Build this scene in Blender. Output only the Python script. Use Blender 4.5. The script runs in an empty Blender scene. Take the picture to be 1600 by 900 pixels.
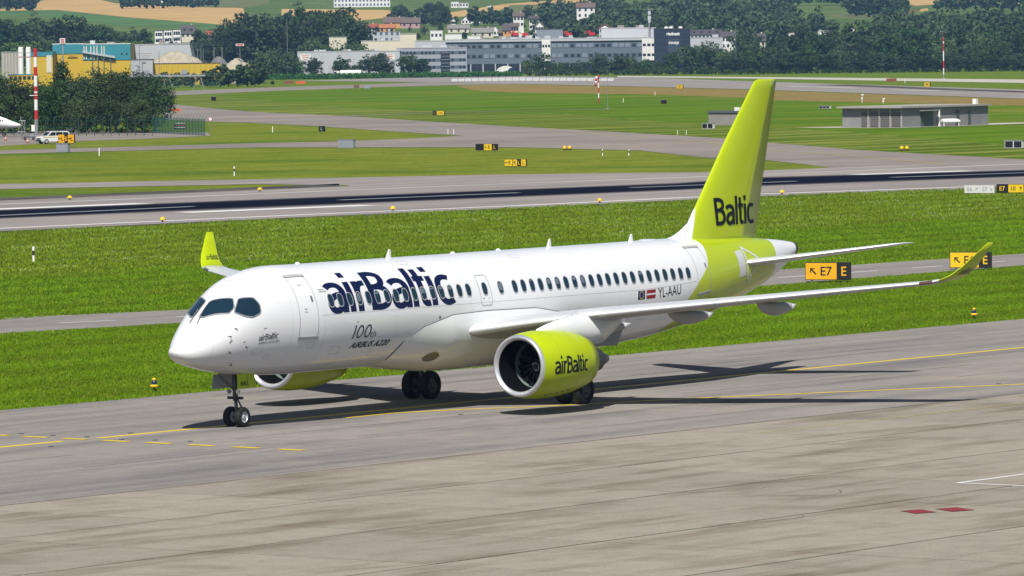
import bpy, bmesh, math, random
import numpy as np
from mathutils import Vector, Matrix

scene = bpy.context.scene
col = scene.collection
R = math.radians

# ------------------------------------------------------------------ camera
CAM = np.array([-149.0757, -121.4853, 13.0189])
YAW, PITCH, ROLL, FPX = 0.9472, -0.0429, -0.0111, 8911.9
FWD = np.array([math.sin(YAW) * math.cos(PITCH), math.cos(YAW) * math.cos(PITCH), math.sin(PITCH)])
_r = np.cross(FWD, [0, 0, 1]); _r /= np.linalg.norm(_r)
_u = np.cross(_r, FWD)
RT = _r * math.cos(ROLL) + _u * math.sin(ROLL)
UP = _u * math.cos(ROLL) - _r * math.sin(ROLL)
HF = np.array([math.sin(YAW), math.cos(YAW), 0.0])      # horizontal heading
HR = np.array([math.cos(YAW), -math.sin(YAW), 0.0])     # horizontal right

cd = bpy.data.cameras.new('camera')
co = bpy.data.objects.new('camera', cd)
col.objects.link(co)
co.matrix_world = Matrix(((RT[0], UP[0], -FWD[0], CAM[0]), (RT[1], UP[1], -FWD[1], CAM[1]),
                          (RT[2], UP[2], -FWD[2], CAM[2]), (0, 0, 0, 1)))
cd.sensor_width = 36.0
cd.lens = 36.0 * FPX / 1600.0
cd.clip_start = 1.0
cd.clip_end = 20000.0
scene.camera = co

# ------------------------------------------------------------------ light
SUN = Vector((-0.74, -0.40, 1.0)).normalized()
w = bpy.data.worlds.new('World'); scene.world = w; w.use_nodes = True
nt = w.node_tree
sky = nt.nodes.new('ShaderNodeTexSky'); sky.sky_type = 'NISHITA'; sky.sun_disc = False
sky.sun_elevation = math.asin(SUN.z); sky.sun_rotation = math.atan2(SUN.x, SUN.y) % (2 * math.pi)
bg = nt.nodes['Background']; bg.inputs[1].default_value = 0.068
nt.links.new(sky.outputs[0], bg.inputs[0])
sd = bpy.data.lights.new('sun', 'SUN'); sd.energy = 4.9; sd.angle = R(0.53); sd.color = (1.0, 0.955, 0.88)
so = bpy.data.objects.new('sun', sd); col.objects.link(so)
so.rotation_euler = SUN.to_track_quat('Z', 'Y').to_euler()
scene.view_settings.view_transform = 'Standard'; scene.view_settings.look = 'None'
scene.view_settings.exposure = 0.06; scene.view_settings.gamma = 1.0
scene.view_settings.use_curve_mapping = False
try:
    scene.cycles.max_bounces = 6; scene.cycles.volume_bounces = 1
    scene.cycles.transparent_max_bounces = 8
except Exception:
    pass

# ------------------------------------------------------------------ placing helpers
HILL0, HILLS = 2420.0, 0.0245
def ray(px, py):
    d = FWD * FPX + RT * (px - 800) - UP * (py - 450)
    return d / np.linalg.norm(d)
def G(px, py, z=0.0):
    """point of the flat ground (height z) under that line of sight"""
    d = ray(px, py); t = (z - CAM[2]) / d[2]
    return CAM + d * t
def PD(px, py, dist):
    """point at that depth along the line of sight"""
    d = FWD * FPX + RT * (px - 800) - UP * (py - 450)
    return CAM + d * (dist / FPX)
def fwd_of(p):
    return float((np.asarray(p) - CAM) @ HF)
def hill_z(p):
    return max(0.0, HILLS * (fwd_of(p) - HILL0))
def H(px, py):
    """point of the hillside under that line of sight"""
    d = ray(px, py)
    a, b = d @ HF, d[2]
    t = (-HILLS * HILL0 - CAM[2]) / (b - HILLS * a)
    return CAM + d * t
def base(px, dist):
    """ground point (flat or hill) in that picture column at that depth"""
    p = PD(px, 200, dist); q = p.copy(); q[2] = hill_z(p)
    return q
def ztop(px, py, dist):
    return PD(px, py, dist)[2]
YAWZ = -YAW        # rotation that turns local +Y to the camera heading

# ------------------------------------------------------------------ materials
def links(t, a, b): t.links.new(a, b)
MATS = {}
def mat(name, c, rough=.6, metal=0., spec=.5, var=None, bump=None, coat=0., attr=None, stretch=None, c2=None, var2=None):
    """var=(scale, amount) noise on brightness; c2 mixes in a second colour by noise; attr = per-point tint"""
    if name in MATS: return MATS[name]
    m = bpy.data.materials.new(name); m.use_nodes = True; t = m.node_tree
    b = t.nodes['Principled BSDF']
    b.inputs['Base Color'].default_value = (*c, 1); b.inputs['Roughness'].default_value = rough
    b.inputs['Metallic'].default_value = metal
    b.inputs['Specular IOR Level'].default_value = spec
    if coat: b.inputs['Coat Weight'].default_value = coat; b.inputs['Coat Roughness'].default_value = .06
    N = t.nodes.new
    src = None
    if var or bump or c2:
        tc = N('ShaderNodeTexCoord'); mp = N('ShaderNodeMapping'); links(t, tc.outputs['Object'], mp.inputs[0])
        if stretch: mp.inputs['Scale'].default_value = stretch
    if c2:
        n = N('ShaderNodeTexNoise'); n.inputs['Scale'].default_value = var2[0] if var2 else .1; n.inputs['Detail'].default_value = 5
        links(t, mp.outputs[0], n.inputs['Vector'])
        r = N('ShaderNodeMapRange'); r.inputs[1].default_value = .38; r.inputs[2].default_value = .64
        links(t, n.outputs[0], r.inputs[0])
        mx = N('ShaderNodeMix'); mx.data_type = 'RGBA'; links(t, r.outputs[0], mx.inputs[0])
        mx.inputs[6].default_value = (*c, 1); mx.inputs[7].default_value = (*c2, 1); src = mx.outputs[2]
    if attr:
        a = N('ShaderNodeAttribute'); a.attribute_name = attr
        mx = N('ShaderNodeMix'); mx.data_type = 'RGBA'; mx.blend_type = 'MULTIPLY'; mx.inputs[0].default_value = 1
        if src is None: mx.inputs[6].default_value = (*c, 1)
        else: links(t, src, mx.inputs[6])
        links(t, a.outputs['Color'], mx.inputs[7]); src = mx.outputs[2]
    if var:
        n = N('ShaderNodeTexNoise'); n.inputs['Scale'].default_value = var[0]; n.inputs['Detail'].default_value = 6
        n.inputs['Roughness'].default_value = .65
        links(t, mp.outputs[0], n.inputs['Vector'])
        r = N('ShaderNodeMapRange'); r.inputs[1].default_value = .25; r.inputs[2].default_value = .75
        r.inputs[3].default_value = 1 - var[1]; r.inputs[4].default_value = 1 + var[1]
        links(t, n.outputs[0], r.inputs[0])
        v = N('ShaderNodeVectorMath'); v.operation = 'SCALE'
        if src is None: v.inputs[0].default_value = c
        else: links(t, src, v.inputs[0])
        links(t, r.outputs[0], v.inputs['Scale']); src = v.outputs[0]
    if src is not None: links(t, src, b.inputs['Base Color'])
    if bump:
        n = N('ShaderNodeTexNoise'); n.inputs['Scale'].default_value = bump[0]; n.inputs['Detail'].default_value = 4
        links(t, mp.outputs[0], n.inputs['Vector'])
        bp = N('ShaderNodeBump'); bp.inputs['Strength'].default_value = bump[1]; bp.inputs['Distance'].default_value = bump[2] if len(bump) > 2 else .02
        links(t, n.outputs[0], bp.inputs['Height']); links(t, bp.outputs[0], b.inputs['Normal'])
    MATS[name] = m
    return m

# ------------------------------------------------------------------ mesh helpers
class MB:
    def __init__(s): s.v = []; s.f = []; s.mi = []; s.cur = 0
    def add(s, vs, fs):
        o = len(s.v); s.v += [tuple(map(float, p)) for p in vs]
        for f in fs: s.f.append(tuple(i + o for i in f)); s.mi.append(s.cur)
        return s
    def box(s, c, d, rz=0.):
        x, y, z = d[0] / 2, d[1] / 2, d[2] / 2; cs, sn = math.cos(rz), math.sin(rz)
        vs = [(c[0] + cs * a * x - sn * b * y, c[1] + sn * a * x + cs * b * y, c[2] + e * z)
              for e in (-1, 1) for a, b in ((-1, -1), (1, -1), (1, 1), (-1, 1))]
        return s.add(vs, [(3, 2, 1, 0), (4, 5, 6, 7), (0, 1, 5, 4), (1, 2, 6, 5), (2, 3, 7, 6), (3, 0, 4, 7)])
    def box2(s, p0, p1):
        return s.box([(a + b) / 2 for a, b in zip(p0, p1)], [abs(b - a) for a, b in zip(p0, p1)])
    def tube(s, pts, rad, n=8, caps=True):
        pts = [Vector(p) for p in pts]; rings = []
        for i, p in enumerate(pts):
            d = (pts[min(i + 1, len(pts) - 1)] - pts[max(i - 1, 0)]).normalized()
            a = d.cross(Vector((0, 0, 1)) if abs(d.z) < .9 else Vector((1, 0, 0))).normalized(); b = d.cross(a)
            r = rad[i] if isinstance(rad, (list, tuple)) else rad
            rings.append([p + (a * math.cos(t) + b * math.sin(t)) * r for t in (2 * math.pi * k / n for k in range(n))])
        return s.loft(rings, caps)
    def loft(s, rings, caps=True, closed=True):
        n = len(rings[0]); o = [p for r in rings for p in r]; fs = []
        for i in range(len(rings) - 1):
            for k in range(n if closed else n - 1):
                a = i * n + k; b = i * n + (k + 1) % n
                fs.append((a, b, b + n, a + n))
        if caps: fs += [tuple(range(n - 1, -1, -1)), tuple(range((len(rings) - 1) * n, len(rings) * n))]
        return s.add(o, fs)
    def lathe(s, prof, c, axis='Y', n=32):
        """prof: (radius, along)"""
        rings = []
        for r, a in prof:
            ring = []
            for k in range(n):
                t = 2 * math.pi * k / n; u, w_ = r * math.cos(t), r * math.sin(t)
                ring.append({'Y': (c[0] + u, c[1] + a, c[2] + w_), 'X': (c[0] + a, c[1] + u, c[2] + w_), 'Z': (c[0] + u, c[1] + w_, c[2] + a)}[axis])
            rings.append(ring)
        return s.loft(rings, False)
    def poly(s, pts): return s.add(pts, [tuple(range(len(pts)))])
    def build(s, name, m, parent=None, smooth=False, loc=None, rz=0.):
        me = bpy.data.meshes.new(name); me.from_pydata(s.v, [], s.f); me.validate()
        for x in (m if isinstance(m, (list, tuple)) else [m]): me.materials.append(x)
        if isinstance(m, (list, tuple)) and len(me.polygons) == len(s.mi): me.polygons.foreach_set('material_index', s.mi)
        if smooth: me.polygons.foreach_set('use_smooth', [True] * len(me.polygons))
        me.update()
        return link(name, me, parent, loc, rz)
def link(name, me, parent=None, loc=None, rz=0.):
    o = bpy.data.objects.new(name, me); col.objects.link(o)
    if parent is not None: o.parent = parent
    if loc is not None: o.location = loc
    if rz: o.rotation_euler.z = rz
    return o
def fixn(o):
    bm = bmesh.new(); bm.from_mesh(o.data); bmesh.ops.recalc_face_normals(bm, faces=bm.faces); bm.to_mesh(o.data); bm.free(); return o
def tag(o, label, cat, group=None, kind=None):
    if label: o['label'] = label
    if cat: o['category'] = cat
    if group: o['group'] = group
    if kind: o['kind'] = kind
    return o
def thing(name, label, cat, loc=(0, 0, 0), rz=0., group=None):
    o = bpy.data.objects.new(name, None); col.objects.link(o); o.location = loc; o.rotation_euler.z = rz
    o.empty_display_size = .3
    return tag(o, label, cat, group)
def struct(o): o['kind'] = 'structure'; return o
def copy_tree(o, parent=None):
    c = o.copy(); col.objects.link(c); c.parent = parent
    for ch in o.children: copy_tree(ch, c)
    return c
def attr_float(me, name, vals):
    a = me.attributes.new(name, 'FLOAT', 'POINT'); a.data.foreach_set('value', np.asarray(vals, np.float32))
def attr_col(me, name, vals):
    a = me.attributes.new(name, 'FLOAT_COLOR', 'POINT'); v = np.ones((len(vals), 4), np.float32); v[:, :3] = vals
    a.data.foreach_set('color', v.ravel())
_tcache = {}
def text_tris(s, bold=0., res=3):
    """flat lettering: points scaled to a unit box, and faces"""
    k = (s, bold)
    if k not in _tcache:
        c = bpy.data.curves.new('t', 'FONT'); c.body = s; c.offset = bold; c.resolution_u = res
        o = bpy.data.objects.new('t', c); col.objects.link(o)
        bpy.context.view_layer.update()
        me = bpy.data.meshes.new_from_object(o)
        v = np.array([q.co[:2] for q in me.vertices]); f = [tuple(p.vertices) for p in me.polygons]
        bpy.data.objects.remove(o); bpy.data.curves.remove(c); bpy.data.meshes.remove(me)
        lo, hi = v.min(0), v.max(0)
        _tcache[k] = ((v - lo) / (hi - lo), f, (hi - lo)[0] / (hi - lo)[1])
    return _tcache[k]
def lettering(s, fn, m, parent, name='lettering', bold=0., cuts=(0, 0)):
    """lettering laid on a surface: fn(u, v) in 0..1 gives the point"""
    v, f, asp = text_tris(s, bold)
    bm = bmesh.new(); vs = [bm.verts.new((a, b, 0)) for a, b in v]
    for q in f:
        try: bm.faces.new([vs[i] for i in q])
        except ValueError: pass
    for ax, n in ((0, cuts[0]), (1, cuts[1])):
        for i in range(1, n):
            p = [0, 0, 0]; p[ax] = i / n; q = [0, 0, 0]; q[ax] = 1
            bmesh.ops.bisect_plane(bm, geom=bm.verts[:] + bm.edges[:] + bm.faces[:], plane_co=p, plane_no=q)
    for q in bm.verts: q.co = Vector([float(z) for z in fn(q.co.x, q.co.y)])
    me = bpy.data.meshes.new(name); bm.to_mesh(me); bm.free(); me.materials.append(m)
    return link(name, me, parent)
# ================================================================== GROUND
def gmat(name, c, c2, s2, lo, hi, streak=(.03, .5, 1), var=(1.5, .12), bump=None, rough=.85, c3=None, s3=None, rnd=0., fine=None):
    """ground material in world coordinates: c with streaks of c2, patches of c3, fine grain"""
    m = bpy.data.materials.new(name); m.use_nodes = True; t = m.node_tree; N = t.nodes.new
    t.nodes.remove(t.nodes['Principled BSDF']); b = N('ShaderNodeBsdfDiffuse'); b.inputs['Roughness'].default_value = .6; links(t, b.outputs[0], t.nodes['Material Output'].inputs[0])
    g = N('ShaderNodeNewGeometry')
    def noise(sc, scale, det=6, ro=.6):
        mp = N('ShaderNodeMapping'); mp.inputs['Scale'].default_value = sc; links(t, g.outputs['Position'], mp.inputs[0])
        n = N('ShaderNodeTexNoise'); n.inputs['Scale'].default_value = scale; n.inputs['Detail'].default_value = det + 3; n.inputs['Roughness'].default_value = ro
        links(t, mp.outputs[0], n.inputs['Vector']); return n.outputs[0]
    def rng(s, a, b_, o0=0., o1=1.):
        r = N('ShaderNodeMapRange'); r.inputs[1].default_value = a; r.inputs[2].default_value = b_; r.inputs[3].default_value = o0; r.inputs[4].default_value = o1
        links(t, s, r.inputs[0]); return r.outputs[0]
    def mix(f, a, b_):
        x = N('ShaderNodeMix'); x.data_type = 'RGBA'
        links(t, f, x.inputs[0])
        for s, i in ((a, 6), (b_, 7)):
            if isinstance(s, tuple): x.inputs[i].default_value = (*s, 1)
            else: links(t, s, x.inputs[i])
        return x.outputs[2]
    s = mix(rng(noise(streak, s2), lo, hi), c, c2)
    if c3: s = mix(rng(noise((1, 1, 1), s3[0]), s3[1], s3[2]), s, c3)
    f = rng(noise((1, 1, 1), var[0], 8, .7), .25, .75, 1 - var[1], 1 + var[1])
    if fine:
        f2 = rng(noise((1, 1, 1), fine[0], 3, .6), .3, .7, 1 - fine[1], 1 + fine[1])
        q = N('ShaderNodeMath'); q.operation = 'MULTIPLY'; links(t, f, q.inputs[0]); links(t, f2, q.inputs[1]); f = q.outputs[0]
    if rnd:
        oi = N('ShaderNodeObjectInfo'); q = N('ShaderNodeMath'); q.operation = 'MULTIPLY'
        links(t, f, q.inputs[0]); links(t, rng(oi.outputs['Random'], 0, 1, 1 - rnd, 1 + rnd), q.inputs[1]); f = q.outputs[0]
    v = N('ShaderNodeVectorMath'); v.operation = 'SCALE'; links(t, s, v.inputs[0]); links(t, f, v.inputs['Scale'])
    links(t, v.outputs[0], b.inputs['Color'])
    if bump:
        bp = N('ShaderNodeBump'); bp.inputs['Strength'].default_value = bump[1]; bp.inputs['Distance'].default_value = bump[2]
        links(t, noise((1, 1, 1), bump[0], 4), bp.inputs['Height']); links(t, bp.outputs[0], b.inputs['Normal'])
    MATS[name] = m; return m

ASPH = gmat('taxiway_asphalt', (0.217, 0.200, 0.187), (0.129, 0.123, 0.125), 1., .44, .70, (.03, .50, 1), (1.1, .13), (30, .25, .01), c3=(0.245, 0.224, 0.198), s3=(.07, .52, .70), fine=(9., .10))
CONC = gmat('apron_concrete', (0.240, 0.218, 0.186), (0.128, 0.103, 0.080), 1., .50, .72, (.10, .55, 1), (.9, .13), (40, .2, .008), rnd=.07, c3=(0.176, 0.155, 0.129), s3=(.22, .54, .70), fine=(11., .13))
JOINT = mat('joint_filler', (.085, .075, .065), .9)
RWY = gmat('runway_asphalt', (0.237, 0.215, 0.206), (0.172, 0.159, 0.155), .8, .40, .66, (.02, .3, 1), (.3, .09), c3=(0.258, 0.237, 0.215), s3=(.03, .5, .7), fine=(4., .06))
TWY = gmat('far_taxiway_asphalt', (0.213, 0.189, 0.176), (0.164, 0.148, 0.135), .5, .4, .65, (.05, .10, 1), (.2, .10), c3=(0.238, 0.205, 0.172), s3=(.02, .5, .7), fine=(2.5, .06))
ROADM = gmat('service_road_asphalt', (0.209, 0.193, 0.184), (0.172, 0.160, 0.156), 1., .4, .65, (.08, .5, 1), (.8, .10), fine=(8., .07))
DARKSH = gmat('dark_shoulder', (.055, .05, .05), (.09, .085, .08), 1., .4, .6, (.1, .1, 1), (.5, .2))
PALE = gmat('pale_concrete_strip', (.40, .375, .335), (.34, .32, .29), .1, .4, .6, (1, 1, 1), (.05, .08))
GRASS = gmat('grass_ground', (0.078, 0.130, 0.008), (0.118, 0.155, 0.018), .35, .42, .62, (.35, 1, 1), (.35, .30), (2.2, .6, .12), rough=1., c3=(0.128, 0.145, 0.030), s3=(.035, .56, .72), fine=(3.2, .35))
MEADOW = gmat('pale_mown_grass', (0.106, 0.138, 0.012), (0.146, 0.165, 0.026), .25, .40, .60, (.25, 1, 1), (.3, .25), (1.5, .5, .1), rough=1., c3=(0.074, 0.119, 0.015), s3=(.03, .5, .62), fine=(1.6, .3))
TAN = gmat('dry_tall_grass', (0.211, 0.149, 0.056), (0.149, 0.126, 0.038), .12, .40, .62, (.3, 1, 1), (.2, .22), rough=1., fine=(.7, .25))
STRIPE = gmat('striped_mown_grass', (0.150, 0.175, 0.034), (0.058, 0.100, 0.010), .085, .44, .54, (.12, 2.2, 1), (.2, .18), rough=1., fine=(1.2, .22))
HILLG = gmat('hill_pasture', (0.068, 0.112, 0.028), (0.096, 0.128, 0.040), .02, .4, .62, (1, 1, 1), (.02, .2), rough=1.)
WHEAT = gmat('ripe_wheat', (.43, .29, .125), (.36, .235, .095), .03, .42, .6, (.3, 1.5, 1), (.05, .10), rough=1.)
PGREEN = gmat('green_field', (.085, .155, .05), (.06, .12, .04), .02, .42, .6, (1, 1, 1), (.04, .12), rough=1.)
OLIVE = gmat('olive_field', (.13, .14, .06), (.09, .11, .045), .03, .42, .6, (1, 1, 1), (.04, .15), rough=1.)
YEL = mat('yellow_marking', (.74, .52, .018), .7, var=(2.5, .12))
YELF = mat('worn_yellow_marking', (.42, .34, .13), .8, var=(1.5, .2))
WHT = mat('white_marking', (.74, .73, .71), .7, var=(1.5, .10))
REDM = mat('red_marking', (.25, .022, .03), .7, var=(3., .12))

def hw(a, b):   # world point from heading / right offsets
    p = CAM + HF * a + HR * b; return p
def sheet(name, pts, m, z=0., parent=None, kind='structure'):
    bm = bmesh.new(); vs = [bm.verts.new((float(p[0]), float(p[1]), float(p[2]) if len(p) > 2 and z is None else z)) for p in pts]
    f = bm.faces.new(vs); bm.normal_update()
    if f.normal.z < 0: f.normal_flip()
    bmesh.ops.triangulate(bm, faces=[f])
    me = bpy.data.meshes.new(name); bm.to_mesh(me); bm.free(); me.materials.append(m)
    o = link(name, me, parent)
    if parent is None and kind: o['kind'] = kind
    return o
def gl(l): return [G(*p) for p in l]
def hl(l): return [H(*p) for p in l]
def ext(P, d0=160., d1=420.):
    """carry a ground line straight on past both ends"""
    P = [np.asarray(p)[:3] for p in P]; a = P[0] - P[1]; b = P[-1] - P[-2]
    return [P[0] + a / np.linalg.norm(a) * d0] + P + [P[-1] + b / np.linalg.norm(b) * d1]

q = [hw(-500, -2500), hw(-500, 2500), hw(HILL0, 2500), hw(HILL0, -2500)]
sheet('grass_ground', q, GRASS, -.03)
hz = lambda a, b: (lambda p: (p[0], p[1], HILLS * (a - HILL0) - .03))(hw(a, b))
sheet('hillside', [hz(HILL0, -2500), hz(HILL0, 2500), hz(6000, 2500), hz(6000, -2500)], HILLG, None)

# --- taxiway and apron under the airliner
sheet('taxiway', [(-400, -14.8), (700, -14.8), (700, 13.4), (-400, 13.4)], ASPH, 0.)
sheet('taxiway_edge', [(-400, 13.40), (700, 13.40), (700, 13.62), (-400, 13.62)], DARKSH, -.012)
apron = sheet('apron', [(-300, -150), (300, -150), (300, -14.80), (-300, -14.80)], JOINT, -.02)
PIT = 7.27; sl = MB()
hh = PIT / 2
def sq(ex, ey, z): return [(-hh + ex, -hh + ey, z), (hh - ex, -hh + ey, z), (hh - ex, hh - ey, z), (-hh + ex, hh - ey, z)]
sl.loft([sq(.05, .07, -.05), sq(.045, .065, -.006), sq(.055, .08, 0)], False)
sl.f.append((8, 9, 10, 11)); sl.mi.append(0)
sme = None; rs = random.Random(4)
for r_ in range(7):
    for c_ in range(17):
        loc = (-27.3 - 4.5 * PIT + PIT * c_, -14.8 - hh - PIT * r_, rs.uniform(-.004, .003))
        if sme is None: o = sl.build('concrete_slab', CONC, apron); sme = o.data
        else: o = link('concrete_slab', sme, apron)
        o.location = loc
# the slabs beyond what can be told apart
sheet('apron_far', [(59.95, -150), (300, -150), (300, -14.86), (59.95, -14.86)], CONC, .0)
sheet('apron_far', [(-300, -150), (-63.7, -150), (-63.7, -14.86), (-300, -14.86)], CONC, .0)
sheet('apron_far', [(-63.65, -150), (59.9, -150), (59.9, -65.75), (-63.65, -65.75)], CONC, .0)
# markings
def strip(name, pts, wd, m, z, parent=None):
    pts = [np.array([p[0], p[1]]) for p in pts]; L_, R_ = [], []
    for i, p in enumerate(pts):
        d = pts[min(i + 1, len(pts) - 1)] - pts[max(i - 1, 0)]; d = d / np.linalg.norm(d); n = np.array([-d[1], d[0]])
        L_.append((*(p + n * wd / 2), z)); R_.append((*(p - n * wd / 2), z))
    o = MB().loft([R_, L_], False, False).build(name, m, parent)
    if parent is None: o['kind'] = 'structure'
    return o
strip('yellow_line', [(-300, .88), (-4.6, .88)], .32, YEL, .004); strip('yellow_line', [(-2.9, .75), (2, .75), (30, .88), (500, .88)], .32, YEL, .004)
strip('yellow_line', gl([(540, 653), (609, 646), (720, 640), (825, 636), (960, 629), (1095, 622), (1350, 611), (1600, 600.5), (1760, 594)]), .30, YEL, .008)
for a, b in ((-24, 18), (41, 80), (105, 143), (169, 209), (236, 274), (302, 340), (369, 408), (438, 475)):
    ya = np.interp(a, [0, 475], [4.75, -9.1]); yb = np.interp(b, [0, 475], [4.75, -9.1]); xa = np.interp(a, [0, 475], [-3.4, -4.4]); xb = np.interp(b, [0, 475], [-3.4, -4.4])
    strip('yellow_dash', [(xa, ya), (xb, yb)], .34, YEL, .012)
rs = random.Random(2)
strip('worn_line', [(9 + 4 * i, -17.75 - .02 * i) for i in range(60)], .13, YELF, .006)
strip('white_line', [(-6.3, -34.72), (40, -34.5)], .18, WHT, .008); strip('white_line', [(-6.24, -34.66), (-6.24, -60)], .18, WHT, .011)
for pts in ([(-15.4, -38.5), (-14.75, -38.72), (-15.3, -39.5), (-15.95, -39.28)], [(-14.4, -39.0), (-13.7, -39.22), (-14.2, -40.05), (-14.9, -39.83)]):
    c_ = np.mean(pts, 0); sheet('red_marker_border', [tuple(c_ + (np.array(p) - c_) * 1.12) for p in pts], mat('dark_border', (.10, .06, .05), .8), .006)
    sheet('red_marker', pts, REDM, .010)
for px, py in ((33, 678), (83, 681), (136, 683), (204, 677), (80, 698), (190, 687), (243, 688), (297, 690), (720, 648), (1015, 605), (1560, 600)):
    p = G(px, py); o = MB().lathe([(.10, -.01), (.09, .02), (.001, .026)], (0, 0, 0), 'Z', 10).build('inset_light', mat('inset_lamp', (.05, .05, .055), .6), loc=(p[0], p[1], .0)); tag(o, 'small dark light set flush in the taxiway beside the yellow dashes', 'light', 'inset taxiway lights')

TARM = mat('tar_seal', (.13, .12, .115), .9, var=(1., .25))
rs = random.Random(8)
for y in (-11.2, -7.4, -3.6, 4.6, 8.4, 11.6):       # sealed lane joints in the asphalt, wandering a little
    x = -60.
    while x < 130:
        L = rs.uniform(6, 24); n_ = 6; strip('tar_seam', [(x + L * i / n_, y + .05 * math.sin(x + i) + rs.uniform(-.02, .02)) for i in range(n_ + 1)], rs.uniform(.05, .11), TARM, .0025); x += L + rs.uniform(2, 14)
for k in range(5):                                    # hairline cracks across the slabs
    x, y = rs.uniform(-45, 25), rs.uniform(-48, -18); a0 = rs.uniform(-.5, .5) + (1.57 if k % 3 == 0 else 0); pts = [(x, y)]
    for i in range(7): a0 += rs.uniform(-.35, .35); x += .55 * math.cos(a0); y += .55 * math.sin(a0); pts.append((x, y))
    strip('crack', pts, .022, JOINT, .007)
# --- service road beyond the first grass
NR = [(-120, 528.5), (0, 521), (290, 504), (700, 478), (1200, 446), (1600, 414.5), (1800, 399)]; FR = [(-120, 503), (0, 497), (290, 484), (700, 457), (1210, 422), (1600, 396.5), (1800, 383)]
sheet('service_road', ext(gl(NR)) + ext(gl(FR))[::-1], ROADM, 0.)
md = [((a[0] + b[0]) / 2, a[1] * .53 + b[1] * .47) for a, b in zip(NR, FR)]
mdx = [p[0] for p in md]; mdy = [p[1] for p in md]
c0, c1 = G(-118, np.interp(-118, mdx, mdy)), G(1790, np.interp(1790, mdx, mdy)); n = int(np.linalg.norm(c1 - c0) / 6.6)
for i in range(n):
    a, b = c0 + (c1 - c0) * (i + .15) / n, c0 + (c1 - c0) * (i + .62) / n
    mid = np.array(gl(md)); 
    ya = np.interp(a[0], mid[:, 0], mid[:, 1]); yb = np.interp(b[0], mid[:, 0], mid[:, 1])
    strip('road_dash', [(a[0], ya), (b[0], yb)], .22, WHT, .005)
fr = np.array(ext(gl(FR))); strip('road_edge_line', [(p[0], p[1] - .35) for p in fr], .14, mat('worn_white', (.50, .48, .45), .8, var=(1., .2)), .005)

# --- runway
def XG(l): return ext(gl(l))
RN = [(-150, 368), (0, 361), (530, 336.5), (800, 325), (1180, 307), (1600, 292.5), (1800, 286)]; RF = [(-150, 320.5), (0, 313.5), (530, 291.5), (800, 281.5), (1060, 271.5), (1302, 262), (1600, 250.5), (1800, 243)]
rw = sheet('runway', ext(gl(RN)) + ext(gl(RF))[::-1], RWY, .006)
def shift(l, d): return [(x, y + d) for x, y in l]
sheet('runway_shoulder', ext(gl(shift(RN, 3.2))) + ext(gl(RN))[::-1], DARKSH, .0); sheet('runway_shoulder', gl(RF[:3]) + gl(shift(RF[:3], -4.5)[::-1]), DARKSH, .0)
strip('runway_side_stripe', XG([(-150, 363.5), (0, 357), (530, 333), (800, 321.8), (1180, 303.5), (1600, 289), (1800, 282.5)]), .95, WHT, .012)
strip('runway_side_stripe', XG([(-150, 326), (0, 319.5), (530, 297.5), (800, 287), (1060, 277.5), (1180, 272.5), (1600, 256.5), (1800, 249)]), .8, mat('dull_white', (.55, .54, .52), .8, var=(.3, .15)), .012)
# rubber laid down by landings: soft-edged streaks
RUB = bpy.data.materials.new('rubber_streaks'); RUB.use_nodes = True; t = RUB.node_tree; N = t.nodes.new
b = N('ShaderNodeBsdfDiffuse'); b.inputs['Color'].default_value = (.008, .010, .022, 1)
a = N('ShaderNodeAttribute'); a.attribute_name = 'across'; g = N('ShaderNodeNewGeometry'); mp = N('ShaderNodeMapping'); mp.inputs['Scale'].default_value = (.010, 1.3, 1); mp.inputs['Rotation'].default_value = (0, 0, .10)
links(t, g.outputs['Position'], mp.inputs[0]); n = N('ShaderNodeTexNoise'); n.inputs['Scale'].default_value = 1.; n.inputs['Detail'].default_value = 6; links(t, mp.outputs[0], n.inputs['Vector'])
r1 = N('ShaderNodeMapRange'); r1.inputs[1].default_value = 1.0; r1.inputs[2].default_value = .55; links(t, a.outputs['Fac'], r1.inputs[0])
r2 = N('ShaderNodeMapRange'); r2.inputs[1].default_value = .2; r2.inputs[2].default_value = .5; r2.inputs[3].default_value = .70; r2.inputs[4].default_value = 1.0; links(t, n.outputs[0], r2.inputs[0])
mu = N('ShaderNodeMath'); mu.operation = 'MULTIPLY'; links(t, r1.outputs[0], mu.inputs[0]); links(t, r2.outputs[0], mu.inputs[1])
tr = N('ShaderNodeBsdfTransparent'); ms = N('ShaderNodeMixShader'); links(t, mu.outputs[0], ms.inputs[0]); links(t, tr.outputs[0], ms.inputs[1]); links(t, b.outputs[0], ms.inputs[2]); links(t, ms.outputs[0], t.nodes['Material Output'].inputs[0])
rn = [(-150, 349.5), (0, 343), (300, 330), (530, 320.5), (1060, 298), (1196, 291.5), (1600, 277), (1800, 270)]; rf = [(-150, 333), (0, 327.5), (300, 315), (530, 306), (1060, 285.5), (1196, 276), (1600, 265), (1800, 259)]
A_, B_ = np.array(XG(rn)), np.array(XG(rf)); rowsr = [A_ + (B_ - A_) * k / 12 for k in range(13)]
o = MB().loft([[(p[0], p[1], .022) for p in r_] for r_ in rowsr], False, False).build('rubber_marks', RUB, rw)
attr_float(o.data, 'across', [abs(k / 6 - 1) for k in range(13) for _ in range(len(rn) + 2)])
for (x0, y0), (x1, y1), wd in (((-30, 338.5), (302, 323), .9), ((530, 313), (810, 301.5), .9), ((985, 293.6), (1244, 283.5), .9), ((1392, 277.5), (1640, 268.8), .9)):
    strip('centreline_dash', gl([(x0, y0), (x1, y1)]), wd, mat('marking_under_rubber', (.33, .34, .37), .7, var=(.4, .2)), .030, rw)
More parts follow.
